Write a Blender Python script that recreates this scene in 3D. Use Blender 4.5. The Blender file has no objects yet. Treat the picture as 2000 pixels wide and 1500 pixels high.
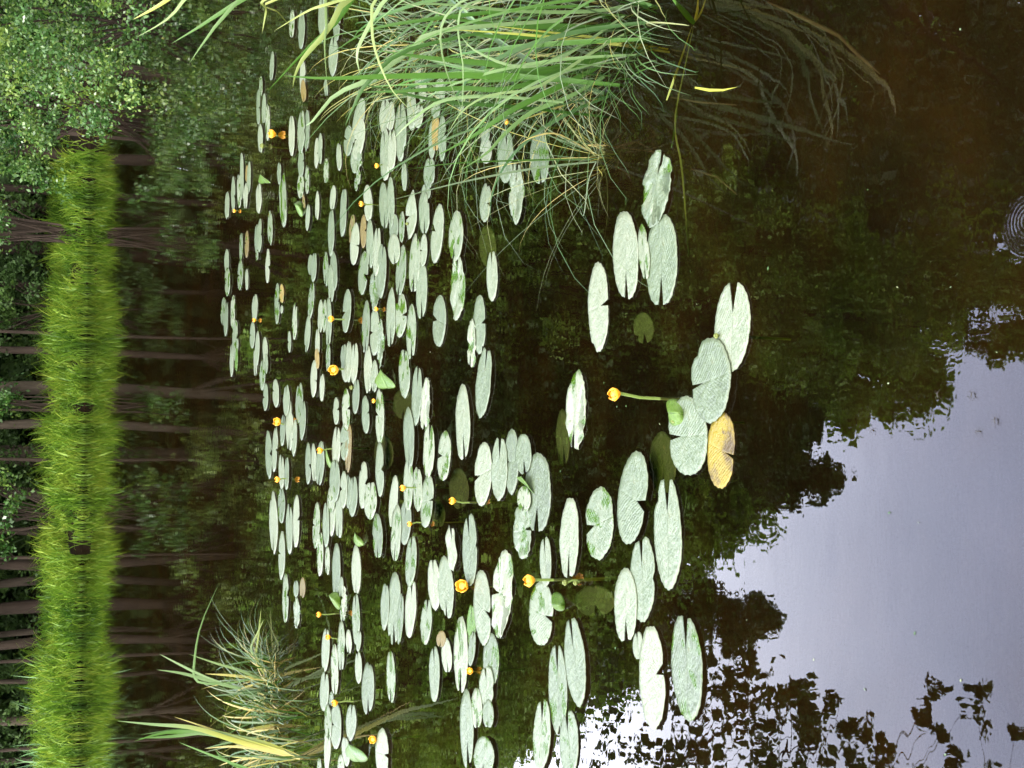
import bpy, math, random
import numpy as np
from mathutils import Vector, noise as mnoise
C = bpy.context.scene.collection
SC = bpy.context.scene
R_ = math.radians

# ------------------------------------------------------------------ camera frame
H = 1.8
PITCH = R_(22.2)
ROLL = 0.030
FPX = 2500.0
F = np.array([0, math.cos(PITCH), -math.sin(PITCH)])
U = np.array([0, math.sin(PITCH), math.cos(PITCH)])
RT = np.array([1.0, 0, 0])
CX = -math.cos(ROLL) * U + math.sin(ROLL) * RT
CY = math.sin(ROLL) * U + math.cos(ROLL) * RT
EYE = np.array([0, 0, H])

def ray(x, y):
    d = F + (x - 1000.0) / FPX * CX + (750.0 - y) / FPX * CY
    return d / np.linalg.norm(d)

def at(x, y, z=0.0):
    """point of the horizontal plane z seen at photo pixel (x, y)"""
    d = ray(x, y)
    return EYE + d * ((z - H) / d[2])

def at_y(x, y, Y):
    d = ray(x, y)
    return EYE + d * (Y / d[1])

def mirror_z(x, y, Y):
    """where the line of sight mirrored in the pond meets the upright plane at distance Y"""
    p = at(x, y); d = ray(x, y).copy(); d[2] = -d[2]
    return p + d * ((Y - p[1]) / d[1])

# ------------------------------------------------------------------ helpers
def tag(o, label=None, cat=None, group=None, kind=None):
    if label: o['label'] = label
    if cat: o['category'] = cat
    if group: o['group'] = group
    if kind: o['kind'] = kind
    return o

def empty(name, loc):
    o = bpy.data.objects.new(name, None); C.objects.link(o)
    o.location = loc; o.empty_display_size = 0.1
    return o

def mesh_obj(name, verts, faces, mat, parent=None, smooth=True, uv=None, tint=None, loc=None):
    verts = np.asarray(verts, dtype=np.float64).reshape(-1, 3)
    me = bpy.data.meshes.new(name)
    if isinstance(faces, np.ndarray):
        nf, k = faces.shape
        me.vertices.add(len(verts)); me.vertices.foreach_set('co', verts.astype(np.float32).ravel())
        me.loops.add(nf * k); me.loops.foreach_set('vertex_index', faces.astype(np.int32).ravel())
        me.polygons.add(nf)
        me.polygons.foreach_set('loop_start', np.arange(0, nf * k, k, dtype=np.int32))
        me.polygons.foreach_set('loop_total', np.full(nf, k, dtype=np.int32))
        me.update(calc_edges=True); me.validate()
    else:
        me.from_pydata([tuple(v) for v in verts], [], faces); me.update()
    if smooth:
        me.polygons.foreach_set('use_smooth', np.ones(len(me.polygons), dtype=bool))
    if uv is not None:
        ul = me.uv_layers.new(name='UVMap')
        li = np.empty(len(me.loops), dtype=np.int32); me.loops.foreach_get('vertex_index', li)
        ul.data.foreach_set('uv', np.asarray(uv, dtype=np.float32)[li].ravel())
    if tint is not None:
        a = me.attributes.new('tint', 'FLOAT', 'POINT')
        a.data.foreach_set('value', np.asarray(tint, dtype=np.float32))
    if mat: me.materials.append(mat)
    o = bpy.data.objects.new(name, me); C.objects.link(o)
    if parent is not None: o.parent = parent
    if loc is not None: o.location = loc
    return o

def copy_tree(o, parent=None):
    c = o.copy(); C.objects.link(c)
    if parent is not None: c.parent = parent
    for ch in list(o.children): copy_tree(ch, c)
    return c

def tube(path, radii, n=8, cap=True):
    """vertices and quads of a tapered tube along a path"""
    path = [np.asarray(p, float) for p in path]
    V, Fc = [], []
    prev = None
    for i, p in enumerate(path):
        t = path[min(i + 1, len(path) - 1)] - path[max(i - 1, 0)]
        t = t / (np.linalg.norm(t) + 1e-9)
        a = prev if prev is not None else (np.array([1.0, 0, 0]) if abs(t[0]) < .8 else np.array([0, 1.0, 0]))
        a = a - t * a.dot(t); a /= np.linalg.norm(a) + 1e-9
        b = np.cross(t, a); prev = a
        for k in range(n):
            w = 2 * math.pi * k / n
            V.append(p + radii[i] * (math.cos(w) * a + math.sin(w) * b))
    for i in range(len(path) - 1):
        for k in range(n):
            Fc.append((i * n + k, i * n + (k + 1) % n, (i + 1) * n + (k + 1) % n, (i + 1) * n + k))
    return V, Fc

class MB:
    def __init__(s): s.v, s.f, s.t = [], [], []
    def add(s, V, Fc, tint=None):
        o = len(s.v); s.v += [tuple(x) for x in V]
        s.f += [tuple(i + o for i in f) for f in Fc]
        s.t += [tint if tint is not None else 0.5] * len(V)
    def build(s, name, mat, parent=None, **k):
        return mesh_obj(name, np.array(s.v), s.f, mat, parent, tint=s.t, **k)

# ------------------------------------------------------------------ materials
def new_mat(name):
    m = bpy.data.materials.new(name); m.use_nodes = True
    nt = m.node_tree; nt.nodes.clear()
    return m, nt
def N(nt, typ, **kw):
    n = nt.nodes.new(typ)
    for k, v in kw.items():
        if k == 'inp':
            for kk, vv in v.items(): n.inputs[kk].default_value = vv
        else: setattr(n, k, v)
    return n
def L(nt, a, b): nt.links.new(a, b)
def ramp(nt, stops, interp='LINEAR'):
    n = nt.nodes.new('ShaderNodeValToRGB'); cr = n.color_ramp; cr.interpolation = interp
    while len(cr.elements) < len(stops): cr.elements.new(0.5)
    for e, (p, c) in zip(cr.elements, stops):
        e.position = p; e.color = (c[0], c[1], c[2], 1)
    return n

def leaf_mat(name, stops, rough=0.45, transl=0.3, use='tint', spec=0.5, noise_scale=None):
    """foliage: colour by per-leaf tint attribute, part of the light passing through"""
    m, nt = new_mat(name)
    out = N(nt, 'ShaderNodeOutputMaterial')
    at_ = N(nt, 'ShaderNodeAttribute', attribute_name='tint')
    rp = ramp(nt, stops)
    if noise_scale:
        tc = N(nt, 'ShaderNodeTexCoord'); nz = N(nt, 'ShaderNodeTexNoise', inp={'Scale': noise_scale, 'Detail': 2.0})
        L(nt, tc.outputs['Object'], nz.inputs['Vector'])
        ma = N(nt, 'ShaderNodeMath', operation='MULTIPLY_ADD', inp={1: 0.7, 2: -0.35})
        L(nt, nz.outputs['Fac'], ma.inputs[0])
        ad = N(nt, 'ShaderNodeMath', operation='ADD'); L(nt, at_.outputs['Fac'], ad.inputs[0]); L(nt, ma.outputs[0], ad.inputs[1])
        L(nt, ad.outputs[0], rp.inputs['Fac'])
    else:
        L(nt, at_.outputs['Fac'], rp.inputs['Fac'])
    p = N(nt, 'ShaderNodeBsdfPrincipled', inp={'Roughness': rough, 'Specular IOR Level': spec})
    L(nt, rp.outputs['Color'], p.inputs['Base Color'])
    t = N(nt, 'ShaderNodeBsdfTranslucent')
    L(nt, rp.outputs['Color'], t.inputs['Color'])
    mx = N(nt, 'ShaderNodeMixShader', inp={0: transl})
    L(nt, p.outputs[0], mx.inputs[1]); L(nt, t.outputs[0], mx.inputs[2])
    L(nt, mx.outputs[0], out.inputs['Surface'])
    return m

def plain_mat(name, stops, scale=5.0, rough=0.8, bump=0.0, bscale=20.0, stretch=(1, 1, 1), spec=0.3, detail=5.0):
    m, nt = new_mat(name)
    out = N(nt, 'ShaderNodeOutputMaterial'); tc = N(nt, 'ShaderNodeTexCoord')
    mp = N(nt, 'ShaderNodeMapping'); mp.inputs['Scale'].default_value = stretch
    L(nt, tc.outputs['Object'], mp.inputs['Vector'])
    nz = N(nt, 'ShaderNodeTexNoise', inp={'Scale': scale, 'Detail': detail, 'Roughness': 0.6})
    L(nt, mp.outputs[0], nz.inputs['Vector'])
    rp = ramp(nt, stops); L(nt, nz.outputs['Fac'], rp.inputs['Fac'])
    p = N(nt, 'ShaderNodeBsdfPrincipled', inp={'Roughness': rough, 'Specular IOR Level': spec})
    L(nt, rp.outputs['Color'], p.inputs['Base Color'])
    if bump:
        n2 = N(nt, 'ShaderNodeTexNoise', inp={'Scale': bscale, 'Detail': 4.0}); L(nt, mp.outputs[0], n2.inputs['Vector'])
        b = N(nt, 'ShaderNodeBump', inp={'Strength': 1.0, 'Distance': bump}); L(nt, n2.outputs['Fac'], b.inputs['Height'])
        L(nt, b.outputs[0], p.inputs['Normal'])
    L(nt, p.outputs[0], out.inputs['Surface'])
    return m

def pad_mat(name, lo, hi, rough=0.42, spots=None, spec=0.5):
    """floating leaf: ribs fanning from the midrib (UV: along, across), fine wrinkles, per-leaf tint"""
    m, nt = new_mat(name)
    out = N(nt, 'ShaderNodeOutputMaterial')
    uv = N(nt, 'ShaderNodeUVMap'); sep = N(nt, 'ShaderNodeSeparateXYZ'); L(nt, uv.outputs[0], sep.inputs[0])
    ab = N(nt, 'ShaderNodeMath', operation='ABSOLUTE'); L(nt, sep.outputs['Y'], ab.inputs[0])
    pw = N(nt, 'ShaderNodeMath', operation='POWER', inp={1: 0.8}); L(nt, ab.outputs[0], pw.inputs[0])
    m1 = N(nt, 'ShaderNodeMath', operation='MULTIPLY', inp={1: -1.25}); L(nt, pw.outputs[0], m1.inputs[0])
    ad = N(nt, 'ShaderNodeMath', operation='ADD'); L(nt, sep.outputs['X'], ad.inputs[0]); L(nt, m1.outputs[0], ad.inputs[1])
    tc = N(nt, 'ShaderNodeTexCoord')
    nzw = N(nt, 'ShaderNodeTexNoise', inp={'Scale': 9.0, 'Detail': 2.0}); L(nt, tc.outputs['Object'], nzw.inputs['Vector'])
    wv = N(nt, 'ShaderNodeMath', operation='MULTIPLY_ADD', inp={1: 0.30}); L(nt, nzw.outputs['Fac'], wv.inputs[0]); L(nt, ad.outputs[0], wv.inputs[2])
    fr = N(nt, 'ShaderNodeMath', operation='MULTIPLY', inp={1: 44.0}); L(nt, wv.outputs[0], fr.inputs[0])
    sn = N(nt, 'ShaderNodeMath', operation='SINE'); L(nt, fr.outputs[0], sn.inputs[0])
    # midrib groove
    mr = N(nt, 'ShaderNodeMapRange', inp={'From Min': 0.0, 'From Max': 0.05, 'To Min': -1.6, 'To Max': 0.0}); L(nt, ab.outputs[0], mr.inputs['Value'])
    hsum = N(nt, 'ShaderNodeMath', operation='MULTIPLY_ADD', inp={1: 0.45}); L(nt, sn.outputs[0], hsum.inputs[0]); L(nt, mr.outputs[0], hsum.inputs[2])
    nzf = N(nt, 'ShaderNodeTexNoise', inp={'Scale': 55.0, 'Detail': 3.0, 'Roughness': 0.65}); L(nt, tc.outputs['Object'], nzf.inputs['Vector'])
    h2 = N(nt, 'ShaderNodeMath', operation='MULTIPLY_ADD', inp={1: 9.0}); L(nt, nzf.outputs['Fac'], h2.inputs[0]); L(nt, hsum.outputs[0], h2.inputs[2])
    bp = N(nt, 'ShaderNodeBump', inp={'Strength': 1.0, 'Distance': 0.0006}); L(nt, h2.outputs[0], bp.inputs['Height'])
    # colour
    nzc = N(nt, 'ShaderNodeTexNoise', inp={'Scale': 26.0, 'Detail': 5.0, 'Roughness': 0.7}); L(nt, tc.outputs['Object'], nzc.inputs['Vector'])
    oi = N(nt, 'ShaderNodeObjectInfo')
    f1 = N(nt, 'ShaderNodeMath', operation='MULTIPLY_ADD', inp={1: 0.55, 2: -0.25}); L(nt, oi.outputs['Random'], f1.inputs[0])
    f2 = N(nt, 'ShaderNodeMath', operation='ADD'); L(nt, f1.outputs[0], f2.inputs[0]); L(nt, nzc.outputs['Fac'], f2.inputs[1])
    rp = ramp(nt, [(0.12, tuple(v * .6 for v in lo)), (0.38, lo), (0.75, hi)]); L(nt, f2.outputs[0], rp.inputs['Fac'])
    col = rp.outputs['Color']
    # paler ribs
    mixr = N(nt, 'ShaderNodeMixRGB', blend_type='MIX'); mixr.inputs[2].default_value = (hi[0] * 1.25, hi[1] * 1.2, hi[2] * 1.1, 1)
    rb = N(nt, 'ShaderNodeMapRange', inp={'From Min': 0.2, 'From Max': 1.0, 'To Min': 0.0, 'To Max': 0.16}); L(nt, sn.outputs[0], rb.inputs['Value'])
    L(nt, rb.outputs[0], mixr.inputs[0]); L(nt, col, mixr.inputs[1]); col = mixr.outputs[0]
    # small rot specks
    nzs = N(nt, 'ShaderNodeTexNoise', inp={'Scale': 30.0, 'Detail': 2.0}); L(nt, tc.outputs['Object'], nzs.inputs['Vector'])
    sp = N(nt, 'ShaderNodeMapRange', inp={'From Min': 0.68, 'From Max': 0.72, 'To Min': 0.0, 'To Max': 0.8}); L(nt, nzs.outputs['Fac'], sp.inputs['Value'])
    ms = N(nt, 'ShaderNodeMixRGB', blend_type='MIX'); ms.inputs[2].default_value = (*(spots or (0.05, 0.06, 0.02)), 1)
    L(nt, sp.outputs[0], ms.inputs[0]); L(nt, col, ms.inputs[1]); col = ms.outputs[0]
    if spots:
        nb = N(nt, 'ShaderNodeTexNoise', inp={'Scale': 7.0, 'Detail': 5.0, 'Roughness': 0.7}); L(nt, tc.outputs['Object'], nb.inputs['Vector'])
        s2 = N(nt, 'ShaderNodeMapRange', inp={'From Min': 0.50, 'From Max': 0.60, 'To Min': 0.0, 'To Max': 0.9}); L(nt, nb.outputs['Fac'], s2.inputs['Value'])
        m2 = N(nt, 'ShaderNodeMixRGB', blend_type='MIX'); m2.inputs[2].default_value = (*spots, 1)
        L(nt, s2.outputs[0], m2.inputs[0]); L(nt, col, m2.inputs[1]); col = m2.outputs[0]
    wa = N(nt, 'ShaderNodeAttribute', attribute_name='wet')
    mw = N(nt, 'ShaderNodeMixRGB', blend_type='MIX'); mw.inputs[2].default_value = (0.026, 0.060, 0.002, 1)
    L(nt, wa.outputs['Fac'], mw.inputs[0]); L(nt, col, mw.inputs[1]); col = mw.outputs[0]
    p = N(nt, 'ShaderNodeBsdfPrincipled', inp={'Roughness': rough, 'Specular IOR Level': spec})
    L(nt, col, p.inputs['Base Color']); L(nt, bp.outputs[0], p.inputs['Normal'])
    rw = N(nt, 'ShaderNodeMapRange', inp={'From Min': 0.0, 'From Max': 1.0, 'To Min': rough, 'To Max': 0.12}); L(nt, wa.outputs['Fac'], rw.inputs['Value']); L(nt, rw.outputs[0], p.inputs['Roughness'])
    L(nt, p.outputs[0], out.inputs['Surface'])
    return m

PADC = ((0.064, 0.088, 0.052), (0.118, 0.138, 0.096))
M = {}
M['pad'] = pad_mat('pad_grey_green', *PADC, rough=0.37)
M['pad_patch'] = pad_mat('pad_wet_green', (0.10, 0.17, 0.02), (0.16, 0.24, 0.05), rough=0.40)
M['pad_orange'] = pad_mat('pad_yellow', (0.12, 0.090, 0.0015), (0.18, 0.135, 0.0025), rough=0.5, spots=(0.028, 0.016, 0.003))
M['pad_brown'] = pad_mat('pad_olive_brown', (0.06, 0.045, 0.004), (0.11, 0.08, 0.010), rough=0.5)
M['pad_green'] = pad_mat('pad_fresh_green', (0.0300, 0.0750, 0.0030), (0.0525, 0.1050, 0.0075), rough=0.35)
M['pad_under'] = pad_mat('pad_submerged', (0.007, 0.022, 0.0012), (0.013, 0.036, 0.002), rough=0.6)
M['sepal'] = plain_mat('flower_yellow', [(0.3, (0.5643, 0.2137, 0.0061)), (0.7, (0.6897, 0.3705, 0.0182))], scale=60, rough=0.45, spec=0.5)
M['stigma'] = plain_mat('flower_stigma', [(0.3, (0.4000, 0.2400, 0.0160)), (0.7, (0.5120, 0.3360, 0.0400))], scale=90, rough=0.5)
M['stem'] = plain_mat('flower_stalk', [(0.3, (0.0675, 0.1050, 0.0180)), (0.7, (0.1200, 0.1650, 0.0420))], scale=30, rough=0.45, stretch=(1, 1, .2))
M['bud'] = plain_mat('flower_bud', [(0.3, (0.07, 0.09, 0.015)), (0.7, (0.11, 0.13, 0.03))], scale=60, rough=0.45)
M['bark'] = plain_mat('bark_grey', [(0.25, (0.0294, 0.0222, 0.0176)), (0.55, (0.0630, 0.0483, 0.0386)), (0.8, (0.0998, 0.0792, 0.0638))], scale=6, rough=0.9, bump=0.03, bscale=14, stretch=(1, 1, .25))
M['bark_dark'] = plain_mat('bark_dark', [(0.25, (0.0185, 0.0123, 0.0097)), (0.6, (0.0369, 0.0246, 0.0195)), (0.85, (0.0592, 0.0404, 0.0322))], scale=6, rough=0.9, bump=0.03, bscale=14, stretch=(1, 1, .25))
M['twig'] = plain_mat('twig_brown', [(0.3, (0.0144, 0.0112, 0.0080)), (0.7, (0.0320, 0.0256, 0.0176))], scale=30, rough=0.8)
M['insect'] = plain_mat('insect_dark', [(0.3, (0.012, 0.011, 0.01)), (0.7, (0.03, 0.026, 0.02))], scale=80, rough=0.5)
M['leaf'] = leaf_mat('tree_leaf', [(0.0, (0.0911, 0.1950, 0.0318)), (0.5, (0.1866, 0.3587, 0.0475)), (1.0, (0.3524, 0.5264, 0.0698))], rough=0.5)
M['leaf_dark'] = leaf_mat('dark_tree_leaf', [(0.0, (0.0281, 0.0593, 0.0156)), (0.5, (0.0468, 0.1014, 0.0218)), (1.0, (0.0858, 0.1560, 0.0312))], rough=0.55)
M['leaf_shrub'] = leaf_mat('shrub_leaf', [(0.0, (0.012, 0.055, 0.010)), (0.5, (0.055, 0.135, 0.028)), (1.0, (0.18, 0.26, 0.045))], rough=0.33, spec=0.6)
M['leaf_young'] = leaf_mat('young_leaf', [(0.0, (0.05, 0.105, 0.018)), (0.5, (0.10, 0.17, 0.035)), (1.0, (0.19, 0.25, 0.05))], rough=0.4)
M['bank'] = leaf_mat('bank_grass_blade', [(0.0, (0.028, 0.085, 0.006)), (0.5, (0.130, 0.245, 0.020)), (1.0, (0.285, 0.365, 0.045))], rough=0.55, transl=0.35)
M['blade'] = leaf_mat('sedge_blade', [(0.0, (0.010, 0.036, 0.003)), (0.35, (0.026, 0.070, 0.006)), (0.6, (0.105, 0.140, 0.085)), (0.8, (0.19, 0.185, 0.035)), (1.0, (0.32, 0.26, 0.10))], rough=0.45, transl=0.25, spec=0.35)
M['blade_wide'] = leaf_mat('reed_blade', [(0.0, (0.009, 0.040, 0.002)), (0.35, (0.030, 0.092, 0.004)), (0.6, (0.100, 0.160, 0.064)), (0.8, (0.19, 0.20, 0.024)), (1.0, (0.40, 0.35, 0.15))], rough=0.42, transl=0.12, spec=0.4)
M['reed_blue'] = leaf_mat('bank_reed', [(0.0, (0.04, 0.11, 0.05)), (1.0, (0.12, 0.24, 0.10))], rough=0.5)
M['under'] = leaf_mat('undergrowth_leaf', [(0.0, (0.0265, 0.0530, 0.0177)), (0.5, (0.0553, 0.1105, 0.0309)), (1.0, (0.1326, 0.2431, 0.0553))], rough=0.7, transl=0.15)

# ground
def ground_mat():
    m, nt = new_mat('pond_mud_and_litter')
    out = N(nt, 'ShaderNodeOutputMaterial'); tc = N(nt, 'ShaderNodeTexCoord')
    n1 = N(nt, 'ShaderNodeTexNoise', inp={'Scale': 1.6, 'Detail': 6.0, 'Roughness': 0.62}); L(nt, tc.outputs['Object'], n1.inputs['Vector'])
    rp = ramp(nt, [(0.30, (0.00230, 0.00153, 0.00090)), (0.48, (0.00598, 0.00323, 0.00135)), (0.62, (0.01104, 0.00578, 0.00165)), (0.8, (0.00966, 0.00782, 0.00195))]); L(nt, n1.outputs['Fac'], rp.inputs['Fac'])
    n2 = N(nt, 'ShaderNodeTexNoise', inp={'Scale': 22.0, 'Detail': 4.0}); L(nt, tc.outputs['Object'], n2.inputs['Vector'])
    sp = N(nt, 'ShaderNodeMapRange', inp={'From Min': 0.58, 'From Max': 0.70, 'To Min': 0.0, 'To Max': 0.7}); L(nt, n2.outputs['Fac'], sp.inputs['Value'])
    mx = N(nt, 'ShaderNodeMixRGB'); mx.inputs[2].default_value = (0.009, 0.007, 0.003, 1)
    L(nt, sp.outputs[0], mx.inputs[0]); L(nt, rp.outputs[0], mx.inputs[1])
    p = N(nt, 'ShaderNodeBsdfPrincipled', inp={'Roughness': 0.95, 'Specular IOR Level': 0.1}); L(nt, mx.outputs[0], p.inputs['Base Color'])
    b = N(nt, 'ShaderNodeBump', inp={'Strength': 1.0, 'Distance': 0.03}); L(nt, n2.outputs['Fac'], b.inputs['Height']); L(nt, b.outputs[0], p.inputs['Normal'])
    L(nt, p.outputs[0], out.inputs['Surface'])
    return m

RING = at(2008, 432)
def water_mat():
    m, nt = new_mat('pond_water')
    out = N(nt, 'ShaderNodeOutputMaterial'); tc = N(nt, 'ShaderNodeTexCoord')
    # the wind-still pond: faint ripples, a little stronger in some places than in others
    mp = N(nt, 'ShaderNodeMapping'); mp.inputs['Scale'].default_value = (0.75, 1.3, 1.0)
    L(nt, tc.outputs['Object'], mp.inputs['Vector'])
    n1 = N(nt, 'ShaderNodeTexNoise', inp={'Scale': 9.0, 'Detail': 1.0, 'Roughness': 0.5}); L(nt, mp.outputs[0], n1.inputs['Vector'])
    n2 = N(nt, 'ShaderNodeTexNoise', inp={'Scale': 15.0, 'Detail': 1.0}); L(nt, mp.outputs[0], n2.inputs['Vector'])
    nm = N(nt, 'ShaderNodeTexNoise', inp={'Scale': 0.6, 'Detail': 2.0}); L(nt, tc.outputs['Object'], nm.inputs['Vector'])
    amp = N(nt, 'ShaderNodeMapRange', inp={'From Min': 0.35, 'From Max': 0.65, 'To Min': 0.35, 'To Max': 1.0}); L(nt, nm.outputs['Fac'], amp.inputs['Value'])
    s2 = N(nt, 'ShaderNodeMath', operation='MULTIPLY', inp={1: RIP2}); L(nt, n2.outputs['Fac'], s2.inputs[0])
    s1 = N(nt, 'ShaderNodeMath', operation='MULTIPLY_ADD', inp={1: RIP1}); L(nt, n1.outputs['Fac'], s1.inputs[0]); L(nt, s2.outputs[0], s1.inputs[2])
    s3 = N(nt, 'ShaderNodeMath', operation='MULTIPLY'); L(nt, s1.outputs[0], s3.inputs[0]); L(nt, amp.outputs[0], s3.inputs[1])
    # one ring spreading where something touched the water near the bank
    di = N(nt, 'ShaderNodeVectorMath', operation='DISTANCE'); di.inputs[1].default_value = tuple(RING); L(nt, tc.outputs['Object'], di.inputs[0])
    k = N(nt, 'ShaderNodeMath', operation='MULTIPLY', inp={1: 2 * math.pi / 0.0085}); L(nt, di.outputs['Value'], k.inputs[0])
    sn = N(nt, 'ShaderNodeMath', operation='SINE'); L(nt, k.outputs[0], sn.inputs[0])
    ms = N(nt, 'ShaderNodeMapRange', inp={'From Min': 0.025, 'From Max': 0.07, 'To Min': 0.00012, 'To Max': 0.0}); L(nt, di.outputs['Value'], ms.inputs['Value'])
    rg = N(nt, 'ShaderNodeMath', operation='MULTIPLY_ADD'); L(nt, sn.outputs[0], rg.inputs[0]); L(nt, ms.outputs[0], rg.inputs[1]); L(nt, s3.outputs[0], rg.inputs[2])
    bp = N(nt, 'ShaderNodeBump', inp={'Strength': 1.0, 'Distance': 1.0}); L(nt, rg.outputs[0], bp.inputs['Height'])
    fr = N(nt, 'ShaderNodeFresnel', inp={'IOR': 1.33}); L(nt, bp.outputs[0], fr.inputs['Normal'])
    gl = N(nt, 'ShaderNodeBsdfGlossy', inp={'Roughness': 0.0, 'Color': (1, 1, 1, 1)}); L(nt, bp.outputs[0], gl.inputs['Normal'])
    tr = N(nt, 'ShaderNodeBsdfTransparent', inp={'Color': (0.72, 0.64, 0.40, 1)})
    mx = N(nt, 'ShaderNodeMixShader'); L(nt, fr.outputs[0], mx.inputs[0]); L(nt, tr.outputs[0], mx.inputs[1]); L(nt, gl.outputs[0], mx.inputs[2])
    L(nt, mx.outputs[0], out.inputs['Surface'])
    return m
RIP1, RIP2 = 0.0005, 0.00008

# ------------------------------------------------------------------ the setting: ground, water
FARL, FARR = at(152, 1500), at(176, 250)
def far_y(x):
    return FARL[1] + (x - FARL[0]) * (FARR[1] - FARL[1]) / (FARR[0] - FARL[0])
def shore(x, y):
    """signed distance-like value, positive on the pond"""
    right = np.interp(y, [-5, 0, 3, 6, 10, 16, 22, 30], [0.9, 1.2, 1.75, 3.4, 5.2, 6.0, 7.2, 10.0])
    left = np.interp(y, [-5, 0, 4, 8, 14, 22, 30], [-2.2, -2.6, -3.2, -3.9, -5.8, -10, -14])
    return min(right - x, x - left, far_y(x) - y, y - 0.75)
def ground_z(x, y):
    d = shore(x, y)
    n = mnoise.noise(Vector((x * .9, y * .9, 0))) * .05 + mnoise.noise(Vector((x * 3, y * 3, 5))) * .02
    if d > 0: return -0.75 * (1 - math.exp(-d / 1.1)) - 0.03 + n * min(1, d)
    return 0.22 * (1 - math.exp(d / .35)) + min(2.4, max(0, -d) * 0.07) + n
def axis(a, b, f0, f1, step):
    v = list(np.arange(f0, f1 + 1e-6, step))
    s, x = step, f0
    while x > a: s *= 1.25; x -= s; v.insert(0, x)
    s, x = step, f1
    while x < b: s *= 1.25; x += s; v.append(x)
    return v
xs, ys = axis(-400, 400, -14, 12, 0.22), axis(-300, 500, -2, 32, 0.22)
V = [(x, y, ground_z(x, y)) for y in ys for x in xs]
nx = len(xs)
Fq = np.array([(j * nx + i, j * nx + i + 1, (j + 1) * nx + i + 1, (j + 1) * nx + i) for j in range(len(ys) - 1) for i in range(nx - 1)])
tag(mesh_obj('ground', V, Fq, ground_mat()), kind='structure')

wx, wy = (-15, 11.5), (-1.0, 30.0)
wv = [(wx[0], wy[0], 0), (wx[1], wy[0], 0), (wx[1], wy[1], 0), (wx[0], wy[1], 0)]
tag(mesh_obj('water', wv, [(0, 1, 2, 3)], water_mat(), smooth=False), kind='structure')

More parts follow.
